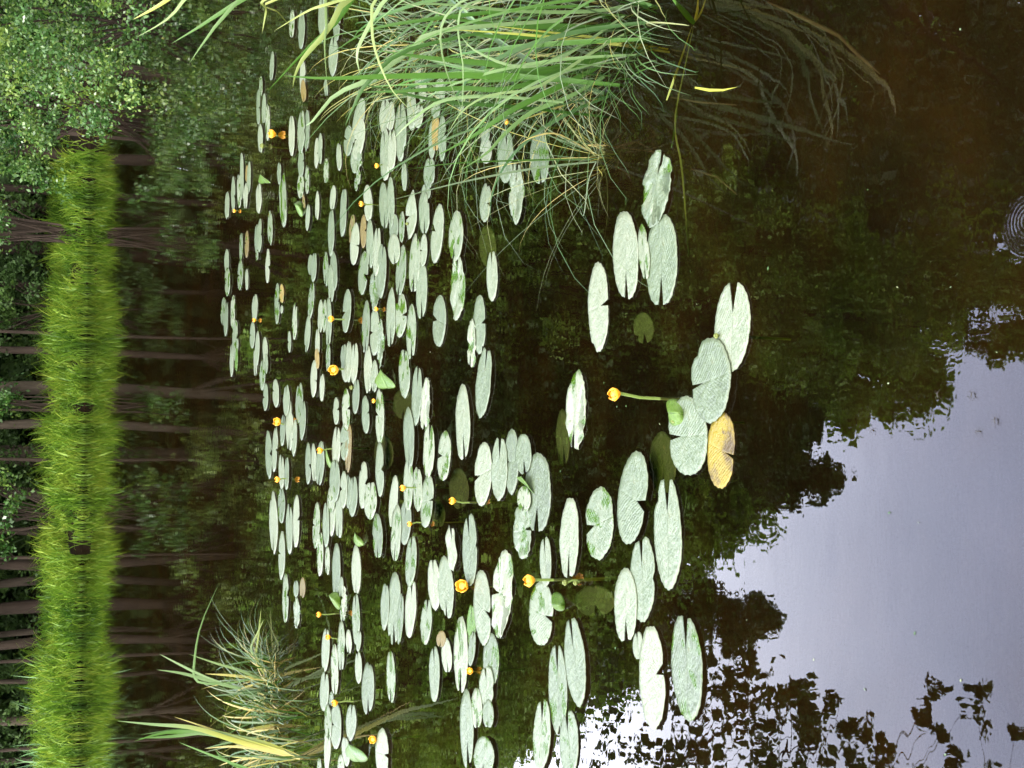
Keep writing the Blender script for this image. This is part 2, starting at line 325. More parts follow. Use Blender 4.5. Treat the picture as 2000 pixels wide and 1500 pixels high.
# ------------------------------------------------------------------ lily pads
# per tile: x0, y0, scale; each row: axis ends (xa, ya, xb, yb) and width in tile pixels, flags
# flags: t/b/l/r side of the notch, p awash in places, o yellowing, g clean green, c curled edge
TILES = [
 ((420, 80, 5), """575 110 560 390 38|462 350 458 540 32|428 480 425 810 36|487 515 480 810 38|520 615 518 970 36|452 815 455 1095 46|270 1100 275 1560 34
130 1470 125 1740 40|185 1325 185 1670 36|235 1300 240 1625 36|315 1390 307 1645 38|345 1180 335 1500 34|320 1215 315 1380 26 o|435 1390 430 1680 50|640 1185 640 1400 36
655 1265 675 1810 66|760 725 760 1120 55|862 195 862 540 55|870 380 880 600 46 o|862 680 850 1100 66|905 680 895 1080 48|850 1060 848 1330 55|845 1290 840 1535 60|905 1220 905 1490 38
998 950 990 1240 38|1042 905 1035 1210 40|1215 1000 1220 1265 46|1090 1150 1085 1390 44|1165 -60 1150 340 80|1440 570 1370 1000 100|1310 830 1300 1120 80|1440 760 1390 1160 100|1400 1000 1380 1290 95 p
1410 1250 1405 1400 36|1385 1330 1385 1465 30|1165 1415 1150 1650 52|1148 1640 1140 2100 56|1270 1440 1250 1905 60|1010 1470 1005 1750 36|875 1500 888 1640 22 o|925 1595 910 1850 38|1050 20 1050 -280 36|1085 380 1095 540 36"""),
 ((420, 380, 5), """548 160 550 495 44|450 240 440 560 38|415 290 412 570 38|422 540 420 650 22|265 370 258 640 30|315 355 310 615 34 o|122 535 120 770 42|135 715 130 990 48|255 640 245 930 46
315 720 315 930 28|520 535 513 860 38|90 1010 80 1280 48|118 1050 105 1380 36|182 975 175 1310 38|210 1230 205 1620 54|170 1450 163 1775 34|225 1500 218 1730 24 g|397 970 385 1240 50|380 1245 375 1500 48
430 1340 420 1670 40|400 1480 400 1770 34|495 1395 500 1640 46|470 1610 462 1910 50|515 1560 512 1750 30|620 870 615 1260 46|660 875 660 1060 40 o|660 1080 655 1160 24|790 1055 780 1415 44|735 1335 735 1540 30
985 565 970 850 50|938 590 935 790 48|960 840 930 1220 50|925 1180 900 1545 48|1090 565 1095 895 48|1165 560 1175 935 62|1140 690 1150 1050 54|1390 285 1365 685 80 r|1355 200 1335 490 52 o|1460 200 1455 520 56 o|1465 560 1435 975 86 r
1315 930 1290 1345 76 l|1050 1030 1040 1350 46|1090 1030 1080 1340 42|1120 1015 1115 1480 58|1015 1310 1010 1600 40|1120 1450 1115 1745 38"""),
 ((420, 680, 5), """1270 -40 1270 200 62|1265 100 1280 330 62|1325 -75 1320 330 54|1385 -55 1370 345 66|1400 295 1385 640 62|508 350 500 610 46|598 305 605 575 58 l|712 360 705 660 58|730 515 730 1005 64|675 650 660 950 46|785 700 770 1050 44
830 335 820 730 66|875 515 855 895 54|985 120 975 475 58|1010 0 1015 200 40 o|1052 250 1045 515 42|525 810 540 1270 58|600 770 580 1205 48|660 1040 665 1370 52 t|715 1060 712 1380 42|570 1400 580 2010 72|660 1360 660 1705 64
810 1440 800 1940 60|925 930 925 1325 52|970 935 980 1310 50|1048 915 1025 1345 74|1190 485 1190 745 54|1195 760 1180 1180 74 t|1185 1080 1185 1500 92|1290 400 1290 800 74|1275 740 1270 1090 82|1320 750 1300 1220 54 o
1275 1205 1268 1560 66|1312 1230 1312 1560 50|1365 1250 1350 1640 80|1480 470 1490 830 70|1465 1115 1450 1560 80|1160 1340 1150 1600 70"""),
 ((420, 980, 5), """1005 10 985 450 62|1035 290 1030 720 58|1100 10 1100 440 60|1105 430 1105 715 42|1140 -160 1145 330 72|1210 -80 1215 360 68|660 290 650 755 58|730 15 735 505 60|700 705 695 1175 58|800 765 800 930 46|805 930 805 1235 56 p
860 740 855 940 50 o|1200 410 1195 930 74|1250 735 1240 930 42|1265 800 1275 1120 40 p|1255 980 1250 1170 50|1380 430 1385 910 82|1385 890 1390 1390 68|1100 1230 1085 1650 72|1245 1170 1243 1650 66|1180 1390 1185 1895 66|1315 1250 1325 1480 52"""),
 ((600, 1200, 5), """525 160 510 360 42|515 360 520 670 62|605 470 595 975 112|820 365 830 865 80|185 555 175 940 82|240 755 232 900 44|290 870 290 1310 100|215 880 225 1230 64|205 1100 195 1520 58|440 870 425 1230 92|380 1190 400 1480 70
345 1370 350 1620 62|1255 305 1255 845 94 t|1365 235 1385 570 92|750 1115 750 1600 118|120 1400 125 1560 36"""),
 ((680, 80, 5), """375 560 355 900 95|375 850 370 1340 84|430 600 415 880 64|450 850 440 1270 78|530 600 520 1170 100|635 445 640 870 84|720 620 700 850 76|740 380 735 600 74|910 370 910 600 92|940 740 935 1170 76|825 790 820 1150 62|870 700 870 1080 70 o
815 1140 800 1440 100|365 1040 372 1360 86|550 1190 555 1460 48|1350 950 1350 1195 104|1360 830 1345 990 80|700 250 690 480 60|880 590 870 760 80|1120 480 1110 720 60"""),
 ((680, 340, 5), """190 110 205 460 78|225 450 230 920 68|345 90 360 540 82|425 35 430 520 64|455 390 450 650 84|460 590 465 880 108|545 360 540 665 50|650 165 620 635 88 c|770 95 770 250 80|755 170 762 590 96|900 300 850 865 106|1365 95 1345 465 100 r
1085 365 1060 855 126|1080 780 1070 1420 126 p|1415 750 1415 1235 98 t|305 515 285 1000 68|350 680 330 1205 84|265 960 265 1330 78 p|540 700 500 1190 88|665 590 640 1165 96 b|755 590 740 900 66|730 860 715 1420 96 b|440 1120 425 1690 80 b
530 1175 510 1590 112|905 1190 890 1680 122 l|630 1280 620 1810 86 b|200 1240 180 1750 68 b|265 1320 260 1765 92|330 1420 320 1880 56 p"""),
 ((680, 600, 5), """205 380 205 850 72|270 520 265 830 62|185 870 180 1250 78 c|310 800 315 1330 78|555 405 560 880 102|690 570 665 1150 90 t|775 695 755 1215 82 p|605 985 620 1560 96|815 1130 800 1660 100 t|955 1215 930 1690 118 l|1135 765 1140 1500 128 b
1290 -110 1285 450 112|1225 120 1215 590 72 p|1370 390 1310 1070 132|1340 1325 1310 1930 158 l"""),
 ((680, 860, 5), """315 30 320 545 76|165 215 150 660 78|240 400 230 770 112|300 720 310 1155 92|465 350 430 850 76 b|500 630 475 1185 88|580 580 560 1015 104|605 180 600 680 86|690 255 700 690 84|800 340 765 845 116|640 930 610 1425 98|1015 825 1040 1270 86 c
1190 715 1195 1410 132 t|835 1155 860 1650 112|945 1140 980 1740 138|1310 1275 1340 1990 155|470 1295 450 2000 118 b|385 1390 370 1850 74|630 1355 600 1920 98"""),
 ((680, 1120, 5), """780 245 755 690 98|540 190 510 690 52|1110 430 1110 1170 126 b|1215 300 1210 720 78 g|1240 560 1210 900 62|1400 590 1400 1100 142|1370 900 1370 1300 130|930 560 920 720 84 o"""),
 ((860, 1200, 5), """275 735 285 1495 118 b|375 720 380 1115 98|445 1195 450 1580 182|1025 825 995 1520 155 t|1140 290 1165 1170 165 t|1300 30 1375 885 180 t|1265 940 1270 1580 168 t|485 830 492 1110 100"""),
 ((880, 960, 5), """1185 70 1165 860 168 b|950 440 955 920 104 t|900 885 900 1495 222 r|545 580 480 1420 180 p|720 110 720 650 165 p"""),
 ((880, 700, 5), """495 765 485 1380 145|605 695 600 1320 125|730 745 730 1130 145|860 935 850 1700 240 b|1250 125 1225 890 168 pb|740 1250 740 1500 120"""),
 ((1140, 900, 5), """175 265 150 955 255 l|545 -80 460 800 265 r|590 740 580 1560 225 t|430 1060 430 1775 205|820 160 845 1240 245 t"""),
 ((1100, 1180, 4.6875), """690 250 690 500 85|820 210 850 1130 218|1125 90 1180 1055 258 t"""),
 ((900, 240, 3.26), """300 40 300 380 92|365 250 360 640 82 p|505 60 510 390 112|1285 170 1225 660 158 p|1290 590 1275 1170 185 b|1165 650 1190 1000 62|1050 570 1070 1125 150 b|880 895 880 1450 120 r"""),
 ((1100, 500, 3), """1010 150 985 670 190 t|885 485 875 970 215 l|730 830 745 1280 215 l|935 920 925 1355 152 o"""),
 ((0, 0, 1), """592 20 590 95 12|632 -10 630 70 14|662 10 660 80 13|574 20 572 75 9"""),
]
PADS = []
for (x0, y0, sc), txt in TILES:
    for row in txt.replace('\n', '|').split('|'):
        q = row.split()
        if not q: continue
        a = [float(v) / sc for v in q[:5]]
        xa, ya, xb, yb, w = a[0] + x0, a[1] + y0, a[2] + x0, a[3] + y0, a[4]
        if abs(ya - yb) < 5: continue
        if ya > yb: xa, ya, xb, yb = xb, yb, xa, ya
        fl = q[5] if len(q) > 5 else ''
        cx, cy = (xa + xb) / 2, (ya + yb) / 2
        dup = False
        for p in PADS:
            if abs(p['cx'] - cx) < 6 and abs(p['cy'] - cy) < 13 and abs((p['yb'] - p['ya']) - (yb - ya)) < 30: dup = True
        if dup: continue
        PADS.append(dict(xa=xa, ya=ya, xb=xb, yb=yb, w=w, fl=fl, cx=cx, cy=cy))
PADS.sort(key=lambda p: p['cx'])      # far ones first

def make_pad(i, p, name='lily_pad', z0=None, mat=None):
    rnd = random.Random(i * 7 + 3)
    fl = p['fl']
    A, B = at(p['xa'], p['ya']), at(p['xb'], p['yb'])
    ctr = (A + B) / 2
    e1 = (A - B) / 2 * 1.03                                  # towards the photo's top end
    n1, n2 = at(p['cx'] - p['w'] / 2, p['cy']), at(p['cx'] + p['w'] / 2, p['cy'])
    e2 = (n2 - n1) / 2                                # towards the viewer
    e2 = e2 * 1.08
    soak = rnd.random() < .30; soak_t = rnd.uniform(.16, .30)
    side = next((c for c in fl if c in 'tblr'), None)
    if side is None: side = rnd.choice('tttbbblr')
    thn = {'t': 0.0, 'r': math.pi / 2, 'b': math.pi, 'l': -math.pi / 2}[side] + rnd.uniform(-.25, .25)
    fine = ('p' in fl) or p['w'] > 26
    seg, rings = (72, 9) if fine else (36, 6)
    dl = rnd.uniform(0.09, 0.20) if side in 'tb' else rnd.uniform(0.05, 0.16)
    if side in 'tb' and any(c in fl for c in 'tb'): dl = rnd.uniform(.14, .24)
    apex = np.array([math.cos(thn), math.sin(thn)]) * rnd.uniform(.22, .34)
    size = math.sqrt(np.linalg.norm(e1) * np.linalg.norm(e2))
    base = z0 if z0 is not None else 0.003 + 0.0018 * (i % 5)
    a_w = rnd.uniform(.0, .035); k_w = rnd.choice([5, 7, 9]); ph = rnd.uniform(0, 6.28)
    lobes = rnd.uniform(.06, .14)
    wav = size * (0.05 if 'c' in fl else rnd.uniform(.003, .012)); kz = rnd.choice([3, 4, 5]); ph2 = rnd.uniform(0, 6.28)
    off = Vector((i * 3.1, i * 1.7, 0))
    vs, uv, wl, wet = [], [], [], [0.0]
    bite = rnd.uniform(0, 6.28) if rnd.random() < .4 else None; bw, bd = rnd.uniform(.06, .2), rnd.uniform(.08, .3)
    ca, sa = math.cos(thn + math.pi), math.sin(thn + math.pi)
    def put(q, zrel):
        w = e1 * q[0] + e2 * q[1]
        uv.append((q[0] * ca + q[1] * sa, -q[0] * sa + q[1] * ca))
        vs.append((w[0], w[1], zrel)); wl.append(wet[0])
    def zof(q, t, th):
        z = wav * t * t * math.sin(kz * th + ph2) + wav * .5 * t * t
        z += size * .012 * mnoise.noise(Vector((q[0] * 2.2, q[1] * 2.2, 0)) + off)
        if 'p' in fl:
            w = mnoise.noise(Vector((q[0] * 1.7, q[1] * 1.7, 9)) + off) + .45 * mnoise.noise(Vector((q[0] * 5, q[1] * 5, 4)) + off)
            z = 0.004 + 0.020 * (w + .03 + .10 * t)
            wet[0] = max(0, min(1, (.0035 - z) / .002))
            return max(.0022, min(0.009, z)) - base
        if soak:
            w = mnoise.noise(Vector((q[0] * 2.1, q[1] * 1.6, 3)) + off) + .4 * mnoise.noise(Vector((q[0] * 6, q[1] * 4, 8)) + off)
            wet[0] = max(0, min(1, (w - soak_t) / .05))
        return max(z, 0.0018 - base) if z0 is None else z
    put(apex, zof(apex, 0.2, 0))
    for r in range(1, rings + 1):
        t = r / rings
        for s in range(seg + 1):
            th = thn + dl + (2 * math.pi - 2 * dl) * s / seg
            dth = min(th - thn, thn + 2 * math.pi - th)
            rr = 1 - lobes * math.exp(-(dth / .30) ** 2) + a_w * .5 * math.sin(k_w * th + ph) + .012 * math.sin(23 * th + ph2)
            if 'p' in fl: rr += .05 * mnoise.noise(Vector((th * 3, i, 0)))
            if bite is not None:
                db = abs((th - bite + math.pi) % (2 * math.pi) - math.pi); rr -= bd * math.exp(-(db / bw) ** 2)
            o = np.array([math.cos(th), math.sin(th)]) * rr
            q = apex + (o - apex) * t
            put(q, zof(q, t, th))
    nt_ = len(vs)
    faces = []
    idx = lambda r, s: 1 + (r - 1) * (seg + 1) + s
    for s in range(seg): faces.append((0, idx(1, s), idx(1, s + 1)))
    for r in range(1, rings):
        for s in range(seg): faces.append((idx(r, s), idx(r + 1, s), idx(r + 1, s + 1), idx(r, s + 1)))
    # underside and rim: the leaf has thickness
    th_ = 0.0022
    ring = [idx(rings, s) for s in range(seg + 1)]
    for k in [0] + ring:
        x, y, z = vs[k]; vs.append((x, y, z - th_)); uv.append(uv[k]); wl.append(wl[k])
    b0 = nt_
    for s in range(seg): faces.append((ring[s], b0 + 1 + s, b0 + 2 + s, ring[s + 1])); faces.append((b0, b0 + 2 + s, b0 + 1 + s))
    if np.cross(e1, e2)[2] < 0: faces = [f[::-1] for f in faces]
    m = mat or (M['pad_orange'] if 'o' in fl and p['w'] > 25 else M['pad_brown'] if 'o' in fl else M['pad_green'] if 'g' in fl else M['pad_patch'] if False else M['pad'])
    o = mesh_obj(name, vs, faces, m, uv=uv, loc=(ctr[0], ctr[1], base))
    if 'p' in fl or soak:
        o.data.attributes.new('wet', 'FLOAT', 'POINT').data.foreach_set('value', np.array(wl, dtype=np.float32))
    p['obj'] = o; p['size'] = size; p['side'] = side
    return o
for i, p in enumerate(PADS): make_pad(i, p)

# ------------------------------------------------------------------ flowers
def sepal_cup(r, h, open_, seed):
    """five rounded overlapping sepals of a globe-shaped flower, one mesh"""
    rnd = random.Random(seed); mb = MB()
    for k in range(5):
        a0 = 2 * math.pi * k / 5 + rnd.uniform(-.1, .1); rk = r * (1 + .05 * (k % 2))
        nu, nv = 6, 6; V = []
        for iv in range(nv + 1):
            v = iv / nv
            prof = rk * (0.25 + 0.75 * math.sin(min(1, v * 1.25) * math.pi / 2)) * (1 - open_ * max(0, v - .7) / .3 * .35)
            wid = 0.80 * math.sin(math.pi * (0.16 + 0.74 * v) ) ** .6
            for iu in range(nu + 1):
                u = iu / nu * 2 - 1
                a = a0 + u * wid
                z = h * v - h * .13 * u * u * v
                V.append((prof * math.cos(a), prof * math.sin(a), z))
        Fc = [(j * (nu + 1) + i, j * (nu + 1) + i + 1, (j + 1) * (nu + 1) + i + 1, (j + 1) * (nu + 1) + i) for j in range(nv) for i in range(nu)]
        n = len(V)
        V2 = [(x * .90, y * .90, z) for x, y, z in V]
        Fc2 = [tuple(n + q for q in f[::-1]) for f in Fc]
        rim = []
        border = [i for i in range(nu + 1)] + [j * (nu + 1) + nu for j in range(1, nv + 1)] + [nv * (nu + 1) + i for i in range(nu - 1, -1, -1)] + [j * (nu + 1) for j in range(nv - 1, 0, -1)]
        for q in range(len(border)):
            a, b = border[q], border[(q + 1) % len(border)]
            rim.append((b, a, n + a, n + b))
        mb.add(V + V2, Fc + Fc2 + rim)
    return mb
def disc(r, z0, h, n=14):
    V, Fc = [], []
    prof = [(r * .55, z0), (r * .6, z0 + h * .75), (r, z0 + h * .9), (r * .95, z0 + h), (r * .3, z0 + h * .93)]
    for rr, z in prof:
        for k in range(n): V.append((rr * math.cos(2 * math.pi * k / n), rr * math.sin(2 * math.pi * k / n), z))
    for j in range(len(prof) - 1):
        for k in range(n): Fc.append((j * n + k, j * n + (k + 1) % n, (j + 1) * n + (k + 1) % n, (j + 1) * n + k))
    Fc.append(tuple((len(prof) - 1) * n + k for k in range(n)))
    return V, Fc
# head pixel, head width px, foot pixel (None: about 6 cm below), openness, label, kind
FL = [
 (1200, 768, 27, (1289, 779), .9, 'tall yellow lily flower alone on open dark water, on a long thick green stalk', 'f'),
 (1034, 1133, 25, (1081, 1133), .9, 'yellow lily flower on a pale stalk over a small narrow pad, beside green buds', 'f'),
 (909, 1144, 25, (914, 1146), .1, 'wide open yellow lily flower sitting low at the tip of a forked pale pad', 'f'),
 (884, 979, 15, (917, 981), .9, 'small round yellow lily flower on open dark water beside the notched pale pad', 'f'),
 (787, 952, 13, (815, 953), .9, 'yellow lily flower whose dark stalk crosses a long pale pad', 'f'),
 (800, 1023, 11, (822, 1021), 1.3, 'half open pale yellow lily bud resting over a broad pad on a green stalk', 'f'),
 (533, 262, 16, (541, 264), .6, 'orange lily flower farthest from the viewer, near the long sedge blades', 'f'),
 (513, 285, 11, (520, 286), 1.2, 'greenish yellow faded lily flower at the end of a far narrow pad', 's'),
 (736, 323, 10, (750, 323), 1.0, 'small orange lily flower in dark water under the edge of the sedge', 'f'),
 (706, 398, 11, (728, 398), 1.0, 'small orange lily flower with a dark horizontal stalk crossing a pad', 'f'),
 (647, 623, 13, (676, 624), 1.0, 'orange lily flower with its orange reflection below, beside an oval green pad', 'f'),
 (735, 604, 9, (742, 604), 1.0, 'tiny orange lily flower squeezed between two overlapping pads', 'f'),
 (650, 719, 20, (672, 720), .2, 'big open orange lily flower in the middle of the far pads', 'f'),
 (687, 757, 9, (694, 758), 1.3, 'small greenish yellow spent flower between crowded pads', 's'),
 (730, 783, 9, (738, 784), 1.1, 'little yellow bud touching the side of a long pad, near a folded leaf', 'f'),
 (540, 826, 16, (556, 828), .3, 'orange lily flower standing over the tip of a far narrow pad', 'f'),
 (625, 879, 13, (648, 876), .9, 'orange lily flower with a green stalk beside a bright rolled leaf', 'f'),
 (542, 936, 12, (561, 936), .9, 'small orange lily flower with a green reflection, left of a pad pair', 'f'),
 (623, 1200, 11, (654, 1198), .9, 'orange lily flower on a long stalk beside a bright green folded leaf', 'f'),
 (641, 1245, 11, (658, 1249), .9, 'yellow lily flower lying over the middle of a narrow pad', 'f'),
 (654, 1372, 13, (690, 1371), .9, 'orange lily flower over a broad pad near the straw coloured tussock', 'f'),
 (727, 1442, 15, (737, 1444), .2, 'orange open lily flower beside the large folded green leaf and sky reflection', 'f'),
 (919, 1310, 13, (925, 1312), .1, 'pale ragged lily flower beside an olive submerged leaf', 'f'),
 (1104, 1138, 12, (1128, 1134), 1.4, 'round green lily fruit at the foot of the long notched pad', 's'),
 (1146, 1138, 10, (1132, 1131), 1.4, 'small dark green lily fruit drooping into the water', 's'),
 (497, 625, 8, (502, 626), 1.0, 'tiny orange lily flower between two end-to-end far pads', 'f'),
 (458, 412, 7, (463, 412), 1.0, 'tiny pale lily bud at the end of the farthest pads', 'f'),
 (990, 239, 10, (1000, 240), 1.0, 'small orange lily flower half hidden in the sedge tangle', 'f'),
 (1404, 656, 9, (1408, 656), 1.2, 'whitish bud fragment lying on the large folded pad', 's'),
 (1319, 822, 11, (1324, 823), 1.3, 'small pale bud inside the yellow-green cupped leaf', 's'),
 (796, 437, 7, (801, 437), 1.2, 'tiny brown spent bud above the tip of a far pad', 's'),
]
FLOWERS = []
for i, (hx, hy, w, foot, op, lab, kind) in enumerate(FL):
    ft = at(*foot)
    hd = at_y(hx, hy, ft[1])
    if hd[2] < 0.012: hd[2] = 0.012
    rng = np.linalg.norm(hd - EYE)
    r = max(.008, w / FPX * rng * .5)
    up = np.array([0, 0, 1.0])
    t = empty('water_lily_flower' if kind == 'f' else 'water_lily_bud', (ft[0], ft[1], 0))
    tag(t, lab, 'flower' if kind == 'f' else 'bud', 'yellow water lily flowers and buds')
    top = np.array([hd[0] - ft[0], 0, max(.006, hd[2] - r * .9)])
    mid = top * .5 + np.array([.004 * ((i % 3) - 1), .002, 0])
    sr = min(.0055, max(.0032, r * .22))
    V, Fc = tube([(-top[0] * .3, 0, -.22), (0, 0, -.02), mid, top], [sr * 1.05, sr * 1.05, sr, sr * 1.05], 8)
    mb = MB(); mb.add(V, Fc); mb.build('stalk', M['stem'], t)
    hgt = r * 1.75
    if kind == 'f':
        c = sepal_cup(r, hgt, op, i).build('petal_cup', M['sepal'], t, loc=tuple(top))
        if op < .4: c.rotation_euler = (R_(35), R_(-20 + 13 * (i % 4)), 0)
        else: c.rotation_euler = (R_(8), R_(-8 + 5 * (i % 4)), 0)
        V, Fc = disc(r * .55, hgt * .25, hgt * .5); mb = MB(); mb.add(V, Fc)
        d_ = mb.build('stigma_disc', M['stigma'], t, loc=tuple(top)); d_.rotation_euler = c.rotation_euler
    else:
        c = sepal_cup(r, hgt, 1.9, i).build('bud_scales', M['bud'], t, loc=tuple(top))
        V, Fc = disc(r * .6, hgt * .3, hgt * .72); mb = MB(); mb.add(V, Fc); mb.build('fruit_body', M['bud'], t, loc=tuple(top))
    FLOWERS.append((hx, hy, lab))

# ------------------------------------------------------------------ raised, folded and submerged leaves
def folded_leaf(tip, f1, f2, label, col='pad_green', zt=None):
    """leaf standing out of the water, creased along its midrib: tip and the two lower corners, photo pixels"""
    a = at(*f1); b = at(*f2); Y = (a[1] + b[1]) / 2
    T = at_y(tip[0], tip[1], Y); T[2] = max(T[2], .03)
    base = (a + b) / 2
    o = empty('folded_leaf', (base[0], base[1], 0)); tag(o, label, 'leaf', 'leaves raised out of the water')
    T = T - base; a = a - base; b = b - base; a[2] = b[2] = -.006
    keel = (a + b) / 2 + np.array([0, -0.03, .004])
    for nm, cor in (('leaf_half', a), ('leaf_half', b)):
        V, Fc = [], []; n, k = 10, 6
        for i in range(n + 1):
            s = i / n
            rib = T * (1 - s) + keel * s + np.array([0, -.03, .012]) * math.sin(math.pi * s)
            edge = T * (1 - s) + cor * s
            edge = edge + (edge - rib) * .55 * math.sin(math.pi * s) + np.array([0, .012, .006]) * math.sin(math.pi * s)
            for j in range(k + 1):
                q = j / k
                V.append(rib * (1 - q) + edge * q + np.array([0, -.012, .004]) * math.sin(math.pi * q) * (.3 + s))
        for i in range(n):
            for j in range(k): Fc.append((i * (k + 1) + j, i * (k + 1) + j + 1, (i + 1) * (k + 1) + j + 1, (i + 1) * (k + 1) + j))
        uv = [((i / n) * 2 - 1, j / k) for i in range(n + 1) for j in range(k + 1)]
        h = mesh_obj(nm, V, Fc, M[col], o, uv=uv)
        md = h.modifiers.new('thick', 'SOLIDIFY'); md.thickness = .002
    return o
folded_leaf((743, 722), (736, 760), (772, 757), 'olive green leaf folded into an upright arrow above the far pads')
folded_leaf((642, 1163), (664, 1163), (662, 1192), 'bright green leaf standing upright next to an orange flower stalk')
folded_leaf((680, 1452), (682, 1485), (718, 1484), 'large glossy green leaf folded like a tent near the photo edge')
folded_leaf((508, 340), (508, 360), (528, 358), 'yellow-green bent leaf standing at the far edge of the pads')
folded_leaf((641, 873), (641, 914), (650, 912), 'narrow bright yellow-green rolled leaf beside an orange flower', 'pad_green')
folded_leaf((696, 1040), (696, 1068), (710, 1062), 'small green leaf tip poking up above a long pad')
folded_leaf((835, 655), (845, 700), (838, 690), 'yellow-green curled leaf edge beside a pale oval pad') if False else None
folded_leaf((1305, 806), (1322, 782), (1330, 834), 'yellow-green cupped leaf at the foot of the tall flower stalk', 'pad_green')
folded_leaf((1078, 1180), (1094, 1160), (1097, 1194), 'lime green half of a leaf rising from dark water by the round fruits')
folded_leaf((835, 400), (843, 374), (845, 410), 'upright pale leaf flap amid the pads', 'pad') if False else None
folded_leaf((575, 398), (588, 396), (590, 424), 'olive leaf tilted out of the water in the far part')
folded_leaf((1028, 930), (1018, 944), (1046, 970), 'green and yellow leaf folded over the broad cluster of pads')
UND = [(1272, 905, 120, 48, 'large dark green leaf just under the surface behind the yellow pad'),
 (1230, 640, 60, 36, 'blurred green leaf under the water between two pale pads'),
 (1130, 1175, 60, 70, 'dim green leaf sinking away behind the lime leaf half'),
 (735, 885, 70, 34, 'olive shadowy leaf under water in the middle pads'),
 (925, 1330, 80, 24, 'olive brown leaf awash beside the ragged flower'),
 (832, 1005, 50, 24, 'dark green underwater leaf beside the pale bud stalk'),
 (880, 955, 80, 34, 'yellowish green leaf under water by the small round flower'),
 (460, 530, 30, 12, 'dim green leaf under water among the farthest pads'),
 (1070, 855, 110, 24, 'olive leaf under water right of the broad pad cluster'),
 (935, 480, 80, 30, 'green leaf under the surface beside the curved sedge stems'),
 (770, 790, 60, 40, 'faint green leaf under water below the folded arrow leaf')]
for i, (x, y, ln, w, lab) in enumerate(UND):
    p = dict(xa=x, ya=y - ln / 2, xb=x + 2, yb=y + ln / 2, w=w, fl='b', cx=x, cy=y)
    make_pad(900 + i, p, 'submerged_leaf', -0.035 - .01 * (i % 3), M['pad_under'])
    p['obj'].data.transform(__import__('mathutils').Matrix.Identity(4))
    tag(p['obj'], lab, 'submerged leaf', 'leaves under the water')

# ------------------------------------------------------------------ labels of the pads
ORD = ['nearest', 'second nearest', 'third nearest', 'fourth nearest', 'fifth nearest', 'sixth nearest', 'seventh nearest', 'eighth nearest', 'ninth nearest', 'tenth nearest', 'eleventh nearest', 'twelfth nearest', 'thirteenth nearest', 'fourteenth nearest', 'fifteenth nearest', 'sixteenth nearest', 'seventeenth nearest', 'eighteenth nearest', 'nineteenth nearest', 'twentieth nearest']
MARKS = [(1200, 768, 'the tall lone flower'), (1034, 1133, 'the flower by green fruits'), (909, 1144, 'the low wide open flower'), (884, 979, 'the round flower on dark water'),
 (787, 952, 'the flower with dark stalk'), (800, 1023, 'the pale half-open bud'), (533, 262, 'the farthest orange flower'), (736, 323, 'the flower under the sedge edge'),
 (706, 398, 'the flower with horizontal stalk'), (647, 623, 'the flower with orange reflection'), (650, 719, 'the big open orange flower'), (743, 740, 'the arrow-shaped folded leaf'),
 (540, 826, 'the orange flower over a far pad tip'), (625, 879, 'the flower beside a rolled leaf'), (542, 936, 'the flower with green reflection'), (655, 1178, 'the upright bright green leaf'),
 (641, 1245, 'the flower lying on a pad'), (654, 1372, 'the flower near the straw tussock'), (700, 1465, 'the big tent-like folded leaf'), (919, 1310, 'the ragged pale flower'),
 (1404, 900, 'the yellow rotting pad'), (497, 625, 'the tiny flower among far pads'), (458, 412, 'the farthest pale bud'), (990, 239, 'the flower in the sedge tangle'),
 (735, 604, 'the tiny flower between two pads'), (508, 350, 'the bent yellow-green leaf'), (1160, 310, 'the foot of the thin sedge tussock'), (1275, 905, 'the large submerged leaf'), (1030, 940, 'the green-yellow folded leaf'), (583, 410, 'the tilted olive leaf')]
SPECIAL = {}
groups = {}
for p in PADS:
    k = min(range(len(MARKS)), key=lambda q: (MARKS[q][0] - p['cx']) ** 2 * 2 + (MARKS[q][1] - p['cy']) ** 2)
    groups.setdefault(k, []).append(p)
for k, ps in groups.items():
    ps.sort(key=lambda p: (MARKS[k][0] - p['cx']) ** 2 * 2 + (MARKS[k][1] - p['cy']) ** 2)
    for j, p in enumerate(ps):
        ln = (p['yb'] - p['ya']); asp = ln / p['w']
        a = 'broad' if p['w'] > 24 else 'narrow' if asp > 7 else 'small' if ln < 48 else 'oval'
        c = 'yellow-brown' if 'o' in p['fl'] else 'fresh green' if 'g' in p['fl'] else 'half-awash pale' if 'p' in p['fl'] else 'pale grey-green'
        n = ' notched' if any(q in p['fl'] for q in 'tblr') else ''
        tag(p['obj'], f"{a} {c}{n} pad, {ORD[min(j, 19)]} to {MARKS[k][2]}", 'lily pad', 'lily pads floating on the pond')

